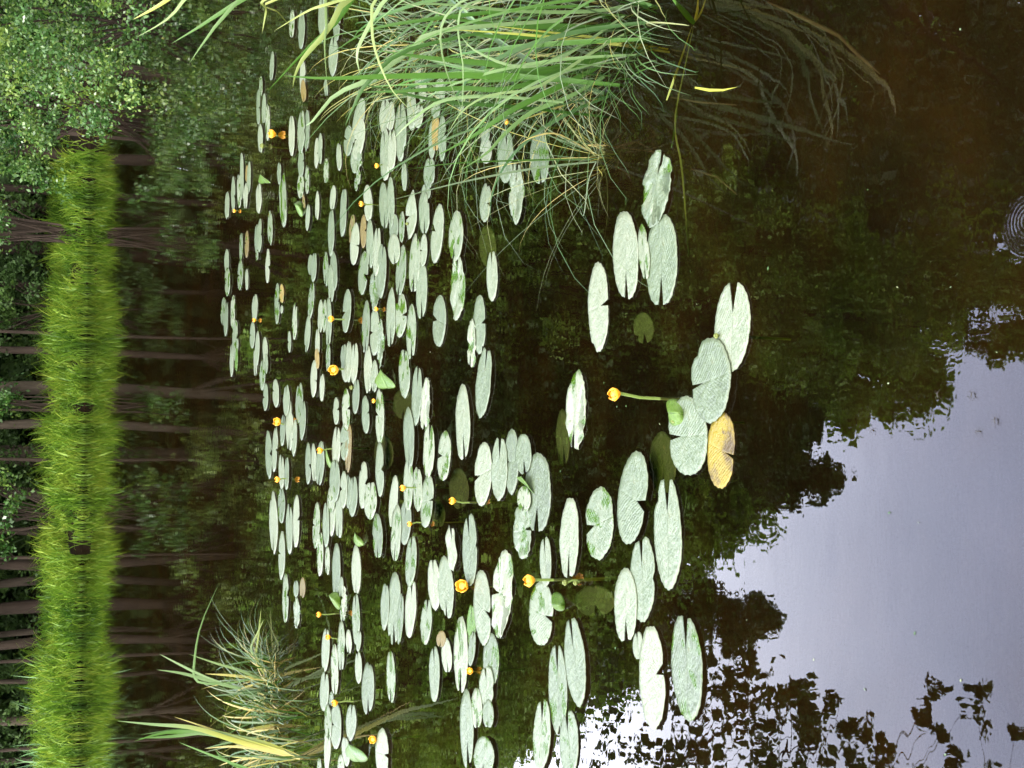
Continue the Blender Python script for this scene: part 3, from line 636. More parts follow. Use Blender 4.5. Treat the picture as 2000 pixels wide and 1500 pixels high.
# ------------------------------------------------------------------ blades
def blade_path(base, az, lean, curve, length, k=9, twist=0.0):
    P = [np.array(base, float)]
    h = np.array([math.cos(az), math.sin(az), 0])
    s_ = np.array([-h[1], h[0], 0])
    ds = length / (k - 1)
    for i in range(k - 1):
        s = (i + .5) / (k - 1)
        th = lean + curve * s ** 1.6
        P.append(P[-1] + ds * (h * math.sin(th) + np.array([0, 0, 1.0]) * math.cos(th) + s_ * twist * s * s))
    return P
def ribbon(P, w, fold=.25, sidev=None, taper=.35, basew=.6, face=None):
    """leaf blade with a midrib crease: three vertices across"""
    P = [np.asarray(p, float) for p in P]; n = len(P); V, Fc = [], []
    for i, p in enumerate(P):
        s = i / (n - 1)
        t = P[min(i + 1, n - 1)] - P[max(i - 1, 0)]; t /= np.linalg.norm(t) + 1e-9
        sd = np.cross(t, face) if face is not None else sidev if sidev is not None else np.cross(t, np.array([0, 0, 1.0]))
        if np.linalg.norm(sd) < .15: sd = np.array([1.0, .3, 0])
        sd = sd - t * sd.dot(t); sd /= np.linalg.norm(sd) + 1e-9
        nn = np.cross(sd, t)
        ww = w * .5 * (basew + (1 - basew) * min(1, s / .25)) * (1.0 if s < taper else max(.03, 1 - ((s - taper) / (1 - taper)) ** 1.7))
        V += [p - sd * ww, p - nn * ww * fold, p + sd * ww]
    for i in range(n - 1):
        a = i * 3
        Fc += [(a, a + 1, a + 4, a + 3), (a + 1, a + 2, a + 5, a + 4)]
    return V, Fc
def px_path(pts, Y0, Y1=None, k=14):
    """a blade whose course is known in the photo, at its own distance"""
    Y1 = Y0 if Y1 is None else Y1
    n = len(pts); c = []
    for i, (x, y) in enumerate(pts):
        c.append(at_y(x, y, Y0 + (Y1 - Y0) * i / (n - 1)))
    # Catmull-Rom
    out = []
    for q in range(k):
        f = q / (k - 1) * (n - 1); i = min(int(f), n - 2); t = f - i
        p0, p1, p2, p3 = c[max(i - 1, 0)], c[i], c[i + 1], c[min(i + 2, n - 1)]
        out.append(.5 * ((2 * p1) + (-p0 + p2) * t + (2 * p0 - 5 * p1 + 4 * p2 - p3) * t * t + (-p0 + 3 * p1 - 3 * p2 + p3) * t ** 3))
    return out

def hero(parent, pts, wpx, Y0, Y1, tint, org, name='blade', mat='blade_wide', sidev=None):
    P = px_path(pts, Y0, Y1)
    w = .74 * wpx / FPX * np.linalg.norm(P[len(P) // 2] - EYE)
    rf = random.Random(int(pts[0][0] * 7 + pts[-1][1] * 13 + pts[-1][0]))
    V, Fc = ribbon([p - org for p in P], w, .22, face=F + np.array([rf.uniform(-.6, .6), 0, rf.uniform(-.2, .5)]))
    mb = MB(); mb.add(V, Fc, .5)
    a_, b_ = tint if isinstance(tint, tuple) else (tint, tint)
    n_ = len(V) // 3; mb.t = [a_ + (b_ - a_) * min(1, (q // 3) / (n_ - 1) * 1.3) for q in range(len(V))]
    return mb.build(name, M[mat], parent)
def fine_blades(org, n, rb, lmin, lmax, wmin, wmax, seed, tints, lean=(.1, .7), curve=(.3, 1.9), az=None, elong=1.0, zmin=-.05):
    rnd = random.Random(seed); mb = MB()
    for i in range(n):
        a = rnd.uniform(0, 2 * math.pi); r = rb * math.sqrt(rnd.random())
        b = (r * math.cos(a) * elong, r * math.sin(a), zmin)
        z = a + rnd.gauss(0, .7) if az is None else rnd.gauss(az[0], az[1])
        ln = rnd.uniform(lmin, lmax) * (1 if math.sin(z) > -.2 else .55)
        P = blade_path(b, z, rnd.uniform(*lean), rnd.uniform(*curve), ln, 10, rnd.gauss(0, .25))
        for q in P[2:]:
            if q[2] < 0.004: q[2] = .004 + rnd.random() * .01
        V, Fc = ribbon(P, rnd.uniform(wmin, wmax), .3, basew=.8)
        mb.add(V, Fc, min(1, max(0, rnd.choice(tints) + rnd.gauss(0, .07))))
    return mb

# right-hand sedge: a big tussock running out of the photo
OA = at(1195, 5); OA[2] = 0
ta = empty('sedge_tussock', tuple(OA)); tag(ta, 'large dense green sedge tussock with tangled curling blades leaning over the lily pads', 'sedge', 'sedge tussocks in the pond')
Ya = OA[1]
WIDE = [
 ([(1240, -20), (900, -60), (720, -30), (660, 40), (600, 95), (523, 178)], 15, Ya, Ya + .25, .33),
 ([(1240, -30), (860, -70), (690, -10), (640, 60), (595, 110), (577, 145), (572, 172)], 15, Ya, Ya + .2, .68),
 ([(1230, -10), (800, -80), (650, -30), (638, 50), (634, 95), (640, 178)], 8, Ya, Ya + .15, .62),
 ([(1230, -20), (900, -90), (770, -20), (708, 75), (697, 112), (704, 145)], 13, Ya - .1, Ya, .62),
 ([(1230, -20), (850, -90), (738, -10), (727, 60), (738, 115), (765, 175), (802, 216)], 8, Ya - .1, Ya - .1, .66),
 ([(1265, 90), (1060, 145), (900, 147), (760, 149), (640, 153), (553, 148)], 17, Ya, Ya + .1, .36),
 ([(1265, 80), (1060, 138), (960, 125), (830, 112), (735, 98)], 17, Ya, Ya + .1, .3),
 ([(1200, 230), (1000, 208), (900, 202), (820, 190), (750, 173), (660, 158)], 13, Ya + .05, Ya + .2, .12),
 ([(1100, 40), (860, 60), (800, 100), (720, 155), (655, 185), (612, 235), (596, 246)], 14, Ya, Ya + .3, .6),
 ([(960, 60), (790, 100), (715, 165), (690, 210), (674, 246)], 11, Ya, Ya + .2, .1),
 ([(1170, 130), (1100, 165), (1000, 215), (930, 262), (850, 306)], 16, Ya, Ya + .05, .3),
 ([(1180, 150), (1110, 190), (1040, 218), (985, 262), (950, 300), (893, 336)], 12, Ya, Ya + .05, .5),
 ([(1308, 102), (1200, 86), (1090, 74), (980, 64), (880, 58)], 9, Ya - .1, Ya, .76),
 ([(1305, 96), (1180, 76), (1080, 64), (960, 50)], 7, Ya - .1, Ya, .8),
 ([(1240, 60), (1100, 52), (960, 48), (850, 28)], 20, Ya, Ya + .1, .28),
 ([(1238, 40), (1120, 62), (1000, 72), (900, 66)], 18, Ya, Ya + .05, .2),
 ([(1200, -20), (800, -80), (520, -30), (440, 30), (400, 80), (371, 122)], 11, Ya + .2, Ya + .5, .5),
 ([(1200, -30), (800, -100), (520, -20), (440, 20), (385, 55), (335, 85)], 13, Ya + .2, Ya + .5, .38),
 ([(1100, -80), (600, -80), (400, -30), (330, 35), (268, 72)], 14, Ya + .1, Ya + .4, .64),
 ([(1100, -90), (600, -80), (380, -25), (300, 17), (260, 38)], 13, Ya + .1, Ya + .4, .78),
 ([(700, -60), (525, -5), (520, 20), (512, 65)], 8, Ya, Ya + .1, .7),
 ([(760, -60), (530, 2), (545, 25), (575, 62)], 8, Ya, Ya + .2, .75),
 ([(800, -40), (640, 8), (600, 22), (536, 60)], 8, Ya, Ya + .2, .7),
 ([(1290, -10), (1180, 20), (1020, 22), (860, 8), (760, 10)], 12, Ya - .1, Ya, .55),
 ([(1150, 10), (1000, 20), (820, 40), (720, 60), (640, 110)], 10, Ya, Ya + .2, .25),
 ([(1180, 100), (1010, 170), (900, 172), (780, 178), (700, 180)], 13, Ya, Ya + .1, .24),
 ([(1100, 200), (960, 188), (860, 198), (800, 240), (770, 270)], 9, Ya, Ya + .2, .55),
 ([(1220, 30), (1100, 110), (1010, 130), (930, 100), (900, 70)], 9, Ya - .1, Ya, .6),
 ([(1250, 50), (1160, 100), (1050, 170), (960, 185), (905, 215), (875, 260)], 8, Ya - .1, Ya, .62),
 ([(1100, -30), (940, -10), (880, 20), (860, 70), (875, 150), (910, 230)], 7, Ya - .15, Ya - .1, .6),
 ([(1150, -30), (1000, -10), (910, 10), (895, 60), (905, 140), (900, 250)], 6, Ya - .15, Ya - .1, .58),
]
for q in WIDE: hero(ta, q[0], q[1], q[2], q[3], q[4], OA)
for k in range(46):
    rk = random.Random(500 + k)
    a_ = rk.uniform(0, 6.28); b_ = np.array([.34 * math.cos(a_) + .05, .3 * math.sin(a_), -.02])
    P = blade_path(b_, rk.gauss(math.pi * .62, 0.7), rk.uniform(.1, .7), rk.uniform(.5, 2.0), rk.uniform(.6, 1.2), 12, rk.gauss(0, .3))
    for q in P[2:]: q[2] = max(q[2], .01)
    V, Fc = ribbon(P, rk.uniform(.008, .020), .25); mb = MB(); mb.add(V, Fc, rk.choice([.05, .15, .3, .35, .5])); mb.build('blade', M['blade_wide'], ta)
arcs = fine_blades(OA, 46, .36, .6, 1.15, .004, .008, 61, [.6, .62, .66], lean=(.2, .8), curve=(1.4, 3.0), elong=.8, az=(math.pi * .85, 1.3))
tag(arcs.build('drooping_blades', M['blade'], ta), kind='stuff')
fb = fine_blades(OA, 220, .36, .40, 1.0, .003, .006, 11, [0, .05, .1, .2, .3, .35, .4, .6], lean=(.05, .9), curve=(1.0, 3.0), elong=.8)
tag(fb.build('fine_blades', M['blade'], ta), kind='stuff')
dead = fine_blades(OA, 22, .36, .3, .6, .003, .006, 12, [.75, .85, .95], lean=(.2, .9), curve=(.8, 2.2), elong=.8)
tag(dead.build('dead_blades', M['blade'], ta), kind='stuff')

# more sedge behind it, right of the photo edge and along the bank
OA2 = at(1010, 20); OA2[2] = 0
tb = empty('sedge_tussock', tuple(OA2)); tag(tb, 'fine-leaved grey-green sedge tussock with hair-thin curling blades behind the large one', 'sedge', 'sedge tussocks in the pond')
tag(fine_blades(OA2, 340, .42, .35, .9, .0025, .006, 21, [0, .1, .2, .3, .36, .58], lean=(.05, .8), curve=(.8, 2.8), elong=1.0).build('fine_blades', M['blade'], tb), kind='stuff')
OA3 = at(820, 30); OA3[2] = 0
tb2 = empty('sedge_tussock', tuple(OA3)); tag(tb2, 'low mixed sedge tussock with pale dead stems among the farthest pads at the photo top', 'sedge', 'sedge tussocks in the pond')
tag(fine_blades(OA3, 220, .45, .3, .75, .003, .007, 22, [.2, .45, .6, .7, .85], lean=(.1, .9), curve=(.8, 2.6), elong=.8).build('fine_blades', M['blade'], tb2), kind='stuff')

OB = at(1166, 306); OB[2] = 0
tc_ = empty('sedge_tussock', tuple(OB)); tag(tc_, 'thin open sedge tussock with straight stems fanning from one foot in dark water', 'sedge', 'sedge tussocks in the pond')
Yb = OB[1]
FAN = [([(1165, 310), (1060, 312), (900, 318), (800, 330)], 5, .35), ([(1165, 316), (1050, 328), (900, 356), (760, 392)], 6, .55), ([(1165, 300), (1120, 280), (1060, 245), (1030, 200)], 4, .62),
 ([(1163, 305), (1130, 270), (1095, 215), (1080, 150)], 4, .7), ([(1168, 300), (1140, 200), (1128, 190), (1080, 150), (1010, 110)], 5, .66), ([(1165, 300), (1140, 240), (1120, 120), (1060, 40)], 4, .58),
 ([(1172, 308), (1165, 220), (1172, 140), (1168, 100)], 4, .5), ([(1170, 312), (1185, 350), (1186, 420), (1180, 470)], 3, .6), ([(1168, 310), (1150, 350), (1140, 420), (1130, 400)], 3, .6),
 ([(1160, 300), (1090, 262), (1040, 268), (1010, 285)], 5, .95), ([(1190, 220), (1140, 205), (1060, 150), (1020, 100)], 6, .62), ([(1202, 205), (1160, 180), (1135, 140), (1140, 85)], 5, .6),
 ([(1180, 195), (1135, 195), (1060, 220), (1010, 238)], 7, .85), ([(1255, 130), (1180, 115), (1100, 85), (1070, 40), (1060, -10)], 5, .6), ([(1250, 128), (1150, 105), (1090, 60), (1060, 10)], 5, .6)]
for pts, w, tn in FAN: hero(tc_, pts, w, Yb, Yb + .05, tn, OB, mat='blade')
tag(fine_blades(OB, 34, .05, .3, .75, .002, .004, 31, [.4, .6, .75, .9], lean=(.1, .9), curve=(.2, 1.6)).build('fine_blades', M['blade'], tc_), kind='stuff')

# snapped reed by the near bank
OR_ = at(1345, 500); OR_[2] = 0
tr = empty('broken_reed', tuple(OR_)); tag(tr, 'snapped green reed with its stalk bent down into the dark water', 'reed')
Yr = at(1312, 285)[1]
for pts, w, tn, nm in [([(1345, 500), (1332, 330), (1318, 240), (1340, 120), (1356, 46)], 5, .62, 'stalk'), ([(1302, 196), (1325, 130), (1352, 50)], 6, .72, 'blade'),
        ([(1312, 288), (1322, 220), (1318, 200)], 4, .4, 'blade'), ([(1356, 46), (1335, 22), (1310, -6)], 16, .36, 'blade'), ([(1356, 44), (1362, 20), (1364, -10)], 7, .8, 'blade'), ([(1356, 44), (1370, 22), (1380, -8)], 5, .76, 'blade')]:
    hero(tr, pts, w, Yr, Yr, tn, OR_, nm)
ob = at(1398, 174); fl_ = [at(x, y, .004) - ob for x, y in [(1357, 171), (1385, 176), (1412, 176), (1440, 170)]]
V, Fc = ribbon(fl_, .008, .1, sidev=np.array([0, 1.0, 0])); mb = MB(); mb.add(V, Fc, .8)
tag(mb.build('floating_blade', M['blade_wide'], loc=(ob[0], ob[1], 0)), 'loose yellow-green grass blade floating flat near the broken reed', 'grass blade')
for i, (pts, lab) in enumerate([([(1500, 4), (1560, 30), (1640, 70), (1680, 110), (1720, 145)], 'long pale submerged reed stem slanting under the water near the photo corner'),
                                ([(1310, 190), (1370, 200), (1440, 205)], 'thin brown sunken stem under the floating grass blade'),
                                ([(1350, 330), (1400, 345), (1440, 380)], 'short dark sunken twig right of the large patchy pad')]):
    o0 = at(*pts[0], -.05); P = [at(x, y, -.045) - o0 for x, y in pts]
    V, Fc = tube(P, [.002] + [.006 if i == 0 else .004] * (len(P) - 2) + [.002], 6); mb = MB(); mb.add(V, Fc)
    tag(mb.build('sunken_stem', M['twig'], loc=tuple(o0)), lab, 'stem')

# left-hand clumps
OC = at(527, 1415); OC[2] = 0
td = empty('sedge_tussock', tuple(OC)); tag(td, 'straw-coloured sedge tussock with pale dead stems mirrored in the pond', 'sedge', 'sedge tussocks in the pond')
tag(fine_blades(OC, 120, .32, .2, .55, .009, .018, 41, [.3, .4, .76, .82, .9, .97], lean=(.0, 1.1), curve=(.2, 1.9), elong=1.4).build('dead_blades', M['blade'], td), kind='stuff')
tag(fine_blades(OC, 85, .36, .3, .65, .009, .018, 42, [.1, .3, .4, .5], lean=(.1, .9), curve=(.6, 2.6), elong=1.4).build('fine_blades', M['blade'], td), kind='stuff')
OD = at(515, 1322); OD[2] = 0
te = empty('sedge_tussock', tuple(OD)); tag(te, 'small sedge tussock with arching green blades next to the straw-coloured one', 'sedge', 'sedge tussocks in the pond')
tag(fine_blades(OD, 75, .18, .25, .65, .008, .015, 43, [.2, .3, .4, .5, .82], lean=(.1, .9), curve=(.6, 2.6), elong=1.2).build('fine_blades', M['blade'], te), kind='stuff')
Yd = OD[1]
for pts, w, tn in [([(515, 1322), (440, 1335), (384, 1330), (380, 1290), (392, 1222), (426, 1143)], 7, .5), ([(470, 1345), (430, 1335), (360, 1316), (306, 1308)], 10, .6), ([(450, 1340), (400, 1322), (345, 1295), (311, 1277)], 8, .6),
                   ([(515, 1330), (470, 1310), (420, 1295), (370, 1278)], 7, .62), ([(520, 1320), (500, 1290), (505, 1240), (510, 1190)], 6, .7), ([(515, 1300), (490, 1270), (505, 1232), (515, 1210)], 5, .66), ([(516, 1328), (460, 1320), (400, 1316)], 8, .9)]:
    hero(te, pts, w, Yd, Yd, tn, OD)
OE = at(586, 1482); OE[2] = 0
tf = empty('iris_clump', tuple(OE)); tag(tf, 'clump of broad sword-shaped green leaves with pale bases at the photo corner', 'iris')
Ye = OE[1]
for pts, w, tn in [([(586, 1480), (500, 1455), (420, 1434), (330, 1430), (262, 1448)], 17, (1.0, .30)), ([(586, 1481), (490, 1450), (410, 1430), (340, 1438), (270, 1442)], 14, (.98, .38)), ([(586, 1480), (470, 1450), (380, 1422), (300, 1415), (229, 1408)], 12, (.95, .55)),
                   ([(585, 1478), (510, 1450), (430, 1435), (360, 1425), (275, 1435)], 13, (.95, .2)), ([(586, 1480), (540, 1468), (470, 1446), (400, 1420), (340, 1400)], 10, .9), ([(586, 1482), (560, 1475), (500, 1462), (450, 1458), (400, 1462)], 9, .96),
                   ([(590, 1478), (640, 1468), (668, 1460)], 9, .8), ([(560, 1520), (480, 1500), (400, 1470), (350, 1450)], 9, .36), ([(550, 1530), (450, 1490), (420, 1465)], 8, .3)]:
    hero(tf, pts, w, Ye, Ye + .1, tn, OE)
tag(fine_blades(OE, 60, .3, .3, .8, .006, .012, 44, [.3, .4, .6, .8], lean=(.0, .5), curve=(.2, 1.6), elong=1.6).build('fine_blades', M['blade'], tf), kind='stuff')
# yellow-green low herb by the iris
OH = at(470, 1480); OH[2] = 0

# ------------------------------------------------------------------ the far bank: grass
def bank_grass():
    rnd = random.Random(5); VV, FF, TT = [], [], []
    n = 24000; vo = 0
    for i in range(n):
        x = rnd.uniform(-13.0, 4.6 if rnd.random() < .93 else 7.5)
        lump = .5 + .5 * mnoise.noise(Vector((x * .9, 3.3, 0))) + .35 * mnoise.noise(Vector((x * 2.6, 7.3, 0)))
        if lump < .12 and rnd.random() < .8: continue
        dy = 3.2 * rnd.random() ** 1.4; lump2 = lump + .45 * mnoise.noise(Vector((x * 1.7, dy * 1.3, 2))); lump2 += .4 * mnoise.noise(Vector((x * 4.1, dy * 2, 5))); hgt = (.12 + .50 * max(0, lump2)) * rnd.uniform(.45, 1.4)
        if dy < .75 and mnoise.noise(Vector((x * 2.1, 21, dy))) > .13 + .30 * rnd.random(): continue
        if x > 3.0: hgt *= .8
        y = far_y(x) + dy - .12
        az = rnd.gauss(-math.pi / 2, 1.5); cur = rnd.uniform(.5, 2.6)
        P = blade_path((x, y, max(0, ground_z(x, y)) - .02), az, rnd.uniform(0, .45), cur, hgt * rnd.uniform(1.0, 1.35), 6, rnd.gauss(0, .3))
        for q in P[2:]: q[2] = max(q[2], .01)
        V, Fc = ribbon(P, rnd.uniform(.012, .032), .2, basew=.7)
        VV += V; FF += [tuple(a + vo for a in f) for f in Fc]; vo += len(V)
        tn = .5 + .4 * mnoise.noise(Vector((x * .7, 11, 0))) + .7 * mnoise.noise(Vector((x * 3.3, dy * 1.5, 17))) + rnd.gauss(0, .18)
        TT += [min(1, max(0, tn))] * len(V)
    o = mesh_obj('bank_grass', np.array(VV), np.array(FF), M['bank'], tint=TT)
    tag(o, kind='stuff')
    return o
bank_grass()

# ------------------------------------------------------------------ foliage
def leaf_cloud(centers, radii, per, size, seed, flat=.8, up=.5):
    """leaf-sized quads (creased rhombs) scattered in clumps; returns verts, faces, tint"""
    g = np.random.default_rng(seed)
    n = len(centers)
    c = np.repeat(np.asarray(centers), per, 0); r = np.repeat(np.asarray(radii), per)
    d = g.normal(size=(n * per, 3)); d /= np.linalg.norm(d, axis=1)[:, None]
    d *= (g.random(n * per) ** .5 * (1 + .9 * (g.random(n * per) > .72) * g.random(n * per)))[:, None]; d[:, 2] *= flat
    pos = c + d * r[:, None]
    nrm = g.normal(size=(n * per, 3)); nrm[:, 2] += up * 2; nrm /= np.linalg.norm(nrm, axis=1)[:, None]
    a = g.normal(size=(n * per, 3)); a -= nrm * (a * nrm).sum(1)[:, None]; a /= np.linalg.norm(a, axis=1)[:, None]
    b = np.cross(nrm, a)
    s = size * g.uniform(.6, 1.3, n * per)[:, None]
    v0 = pos - a * s * .6; v1 = pos + b * s * .36 + nrm * s * .1 - a * s * .05; v2 = pos + a * s * .6; v3 = pos - b * s * .36 + nrm * s * .1 - a * s * .05
    V = np.stack([v0, v1, v2, v3], 1).reshape(-1, 3)
    Fq = np.arange(len(V)).reshape(-1, 4)
    cl = np.repeat(g.normal(.5, .17, n), per) + g.normal(0, .12, n * per)
    return V, Fq, np.repeat(np.clip(cl, 0, 1), 4)

def make_tree(name, height, crown0, rad, nclump, per, leaf, seed, trunk_r, lean=0.0, mats=('bark', 'leaf'), crown_shift=(0, 0), clump_r=(.35, .8)):
    rnd = random.Random(seed)
    root = empty(name, (0, 0, 0))
    top = np.array([lean * height + crown_shift[0], crown_shift[1], height])
    path = []
    for i in range(9):
        s = i / 8
        w = .10 * math.sin(s * 5 + seed) * s * height * .12
        path.append(np.array([lean * height * s + crown_shift[0] * s * s + w, crown_shift[1] * s * s + w * .6, -.3 + (height * .93 + .3) * s]))
    mb = MB(); V, Fc = tube(path, [trunk_r * (1.35 if i == 0 else 1 - .85 * i / 8) for i in range(9)], 9); mb.add(V, Fc)
    cs, rs = [], []
    for k in range(nclump):
        s = rnd.random() ** .8
        z = crown0 + (height - crown0) * s
        prof = rad * (math.sin(math.pi * min(1, .12 + s * .88)) ** .6) * (1.0 if s < .6 else 1 - .35 * (s - .6) / .4)
        a = rnd.uniform(0, 6.283); rr = prof * math.sqrt(rnd.uniform(.15, 1))
        f = (z + .3) / (height * .93 + .3); i = min(int(f * 8), 7)
        axis_p = path[min(i, 8)]
        cpt = np.array([axis_p[0] + rr * math.cos(a), axis_p[1] + rr * math.sin(a), z + rnd.uniform(-.3, .3)])
        cs.append(cpt); rs.append(rnd.uniform(*clump_r) * (1 if s < .8 else .75))
        if k % 3 == 0:
            j = max(1, min(i - 1, 7)); st = path[j]; midp = st * .5 + cpt * .5 + np.array([0, 0, -.12 * rr])
            br = trunk_r * (1 - .85 * j / 8) * .38
            V, Fc = tube([st, midp, cpt], [br, br * .6, br * .2], 5); mb.add(V, Fc)
    mb.build('trunk', M[mats[0]], root)
    V, Fq, T = leaf_cloud(cs, rs, per, leaf, seed)
    mesh_obj('crown', V, Fq, M[mats[1]], root, smooth=False, tint=T)
    return root

# boundary of the sky in the reflection: photo y -> photo x where the sky starts
BY = [-200, 300, 420, 500, 560, 620, 700, 800, 850, 930, 1000, 1100, 1200, 1300, 1400, 1500, 1700]
BX = [2500, 2350, 2200, 2080, 1990, 1860, 1730, 1640, 1550, 1490, 1450, 1400, 1300, 1190, 1060, 900, 800]
def need_height(X, Y):
    """height at which a tree standing at (X, Y) just closes the mirrored sky"""
    best = 12.0
    for yy in range(-200, 1700, 20):
        m = mirror_z(float(np.interp(yy, BY, BX)), yy, Y)
        if abs(m[0] - X) < .35: best = m[2]
    return best
protos = {}
SPEC = [('forest_tree', 12.0, 2.6, 1.9, 125, 130, .12, 101, .07, 0, ('bark', 'leaf')),
        ('forest_tree', 15.0, 3.2, 2.2, 160, 130, .13, 102, .085, .02, ('bark_dark', 'leaf')),
        ('forest_tree', 18.0, 4.2, 2.4, 195, 130, .14, 103, .10, -.02, ('bark', 'leaf_dark')),
        ('forest_tree', 21.0, 3.0, 2.6, 230, 130, .14, 104, .095, .01, ('bark_dark', 'leaf'))]
def proto_for(h):
    k = min(range(4), key=lambda q: abs(SPEC[q][1] - h))
    return k
TREES = [(-130, 31), (-40, 30.5), (45, 32), (120, 30), (205, 31.5), (300, 30.2), (372, 31), (405, 34), (440, 30.4), (482, 33), (560, 31.5), (640, 34), (684, 29.6), (756, 29.8), (825, 29.5), (884, 31), (906, 33), (968, 30.5), (1040, 32), (1104, 29.8), (1132, 31.4),
         (1184, 30.2), (1232, 32), (1252, 29.4), (1330, 31), (1405, 29.7), (1482, 31), (1560, 32), (1640, 30.5)]
tcount = 0
for k, (py, D) in enumerate(TREES):
    X = at_y(80, py, D)[0]
    h = need_height(X, D) * (1.0 + .06 * math.sin(k * 2.3))
    h = max(7.0, min(27.5, h))
    q = proto_for(h)
    if q not in protos:
        protos[q] = make_tree(*SPEC[q]); o = protos[q]
    else: o = copy_tree(protos[q])
    s = h / SPEC[q][1]
    o.location = (X, D, max(0, ground_z(X, D))); w_ = (.75, 1.3, .9, 1.55, .65, 1.1)[k % 6]; o.scale = (w_, w_, s); o.rotation_euler = (R_(4 * math.sin(k * 1.7)), R_(6 * math.sin(k * 2.9)), k * 2.399)
    tag(o, f"slender forest tree behind the bank grass, {['first','second','third','fourth','fifth','sixth','seventh','eighth','ninth','tenth','eleventh','twelfth','thirteenth','fourteenth','fifteenth','sixteenth','seventeenth','eighteenth','nineteenth','twentieth','twenty-first','twenty-second','twenty-third','twenty-fourth','twenty-fifth','twenty-sixth','twenty-seventh','twenty-eighth','twenty-ninth'][k]} from the photo top", 'tree', 'trees behind the far bank')
for k, (py, D, z0, z1, rad, n, lab) in enumerate([(255, 28.6, 1.9, 5.2, 1.5, 46, 'low spreading leafy tree over the bank below the glossy shrub'), (120, 27.0, 2.2, 6.0, 1.6, 50, 'leafy tree leaning over the water behind the glossy shrub'),
        (900, 28.8, 1.8, 4.6, 1.4, 42, 'low pale-leaved tree mirrored in the middle of the far water'), (1090, 28.9, 1.7, 4.4, 1.3, 40, 'low leafy tree with hanging boughs left of the bank middle'),
        (1290, 29.0, 2.0, 5.5, 1.5, 46, 'leafy young tree behind the bank above the straw-coloured tussock'), (1460, 29.0, 2.2, 5.0, 1.4, 40, 'leafy young tree at the reed end of the bank'), (650, 29.4, 3.2, 6.5, 1.3, 34, 'thin-crowned young tree between dark trunks')]):
    X = at_y(80, py, D)[0]
    t_ = make_tree('young_tree', z1, z0, rad, n, 95, .10, 400 + k, .045, .01, ('bark_dark', 'leaf_young'), clump_r=(.25, .55))
    t_.location = (X, D, max(0, ground_z(X, D))); tag(t_, lab, 'tree', 'young trees at the far bank')
# deep wood behind
g = np.random.default_rng(77)
cs, rs = [], []
for k in range(3600):
    x = g.uniform(-24, 22); y = g.uniform(34, 46); hmax = max(6.0, min(32.0, need_height(x * 33 / y, 33) * y / 33 * .93)) if abs(x) < 14 else (9 if x < 0 else 30)
    cs.append((x, y, g.uniform(.0, 1.0) ** 1.2 * hmax)); rs.append(g.uniform(1.1, 2.0))
V, Fq, T = leaf_cloud(cs, rs, 80, .48, 78)
tag(mesh_obj('far_woods', V, Fq, M['under'], smooth=False, tint=T), kind='stuff')
cs = [(g.uniform(-15, 12), g.uniform(29.5, 36), g.uniform(.2, 1.9)) for k in range(420)]
V, Fq, T = leaf_cloud(cs, g.uniform(.2, .6, 420), 70, .09, 79)
tag(mesh_obj('undergrowth', V, Fq, M['leaf_dark'], smooth=False, tint=T), kind='stuff')

# trees on the right and left banks whose crowns hang over the pond (seen only in the mirror)
big = make_tree('bank_tree', 17.0, 2.8, 4.6, 170, 190, .15, 201, .26, -.05, ('bark_dark', 'leaf_dark'), crown_shift=(-1.5, 0))
big.location = (8.2, 19.0, .3)
tag(big, 'dark broadleaf tree on the right bank mirrored at the photo top', 'tree')
b2 = make_tree('bank_tree', 17.0, 3.0, 4.4, 170, 190, .13, 202, .25, -.06, ('bark_dark', 'leaf_dark'), crown_shift=(-1.2, 0))
b2.location = (6.9, 12.0, .3)
tag(b2, 'leaning near bank tree whose crown darkens the mirrored sky in the photo corner', 'tree')

# shrubs hanging over the water on the right bank
def shrub(loc, spread, hgt, n, per, leaf, seed, label, stems=7, mat='leaf_shrub', low=.15):
    rnd = random.Random(seed); root = empty('shrub', loc); tag(root, label, 'shrub', 'shrubs on the far bank')
    mb = MB(); cs, rs = [], []
    for k in range(n):
        a = rnd.uniform(0, 6.28); r = spread * math.sqrt(rnd.random()); z = low + (hgt - low) * rnd.random()
        f = math.sqrt(max(.05, 1 - (z / (hgt * 1.05)) ** 2 * .7))
        cs.append(np.array([r * math.cos(a) * f, r * math.sin(a) * f * .8, z])); rs.append(rnd.uniform(.16, .34))
    for k in range(stems * 3):
        c = cs[rnd.randrange(n)]
        V, Fc = tube([(rnd.uniform(-.2, .2), rnd.uniform(-.2, .2), -.2), c * .55 + np.array([0, 0, .15]), c], [.022, .014, .004], 6); mb.add(V, Fc)
    mb.build('stems', M['bark_dark'], root)
    V, Fq, T = leaf_cloud(cs, rs, per, leaf, seed, up=.25)
    mesh_obj('foliage', V, Fq, M[mat], root, smooth=False, tint=T)
    return root
s1 = at_y(110, 60, 18.0)
shrub((s1[0] + .35, 18.0, 0), 1.55, 2.4, 120, 150, .052, 301, 'dense glossy-leaved shrub overhanging the water at the photo top corner', low=.12)
s2 = at_y(60, 250, 24.0)
shrub((s2[0] + .5, 25.0, .2), 1.5, 2.2, 60, 100, .065, 302, 'light green leafy shrub behind the bank grass below the photo corner', low=.55)
s3 = at_y(20, 440, 27.5)
shrub((s3[0], 28.6, .3), .8, 2.4, 20, 80, .07, 303, 'pale spray of hanging leaves before dark trunks', low=1.25)
s4 = at_y(20, 790, 29)
shrub((s4[0], 29.0, .3), .6, 1.9, 12, 80, .07, 304, 'small reddish-green sapling between two grey trunks', low=.9)
s5 = at_y(30, 1010, 28.6)
shrub((s5[0], 28.8, .3), 1.0, 2.0, 22, 80, .08, 305, 'thin sapling with pale leaves behind the middle of the bank', low=.85)
s6 = at_y(40, 600, 30)
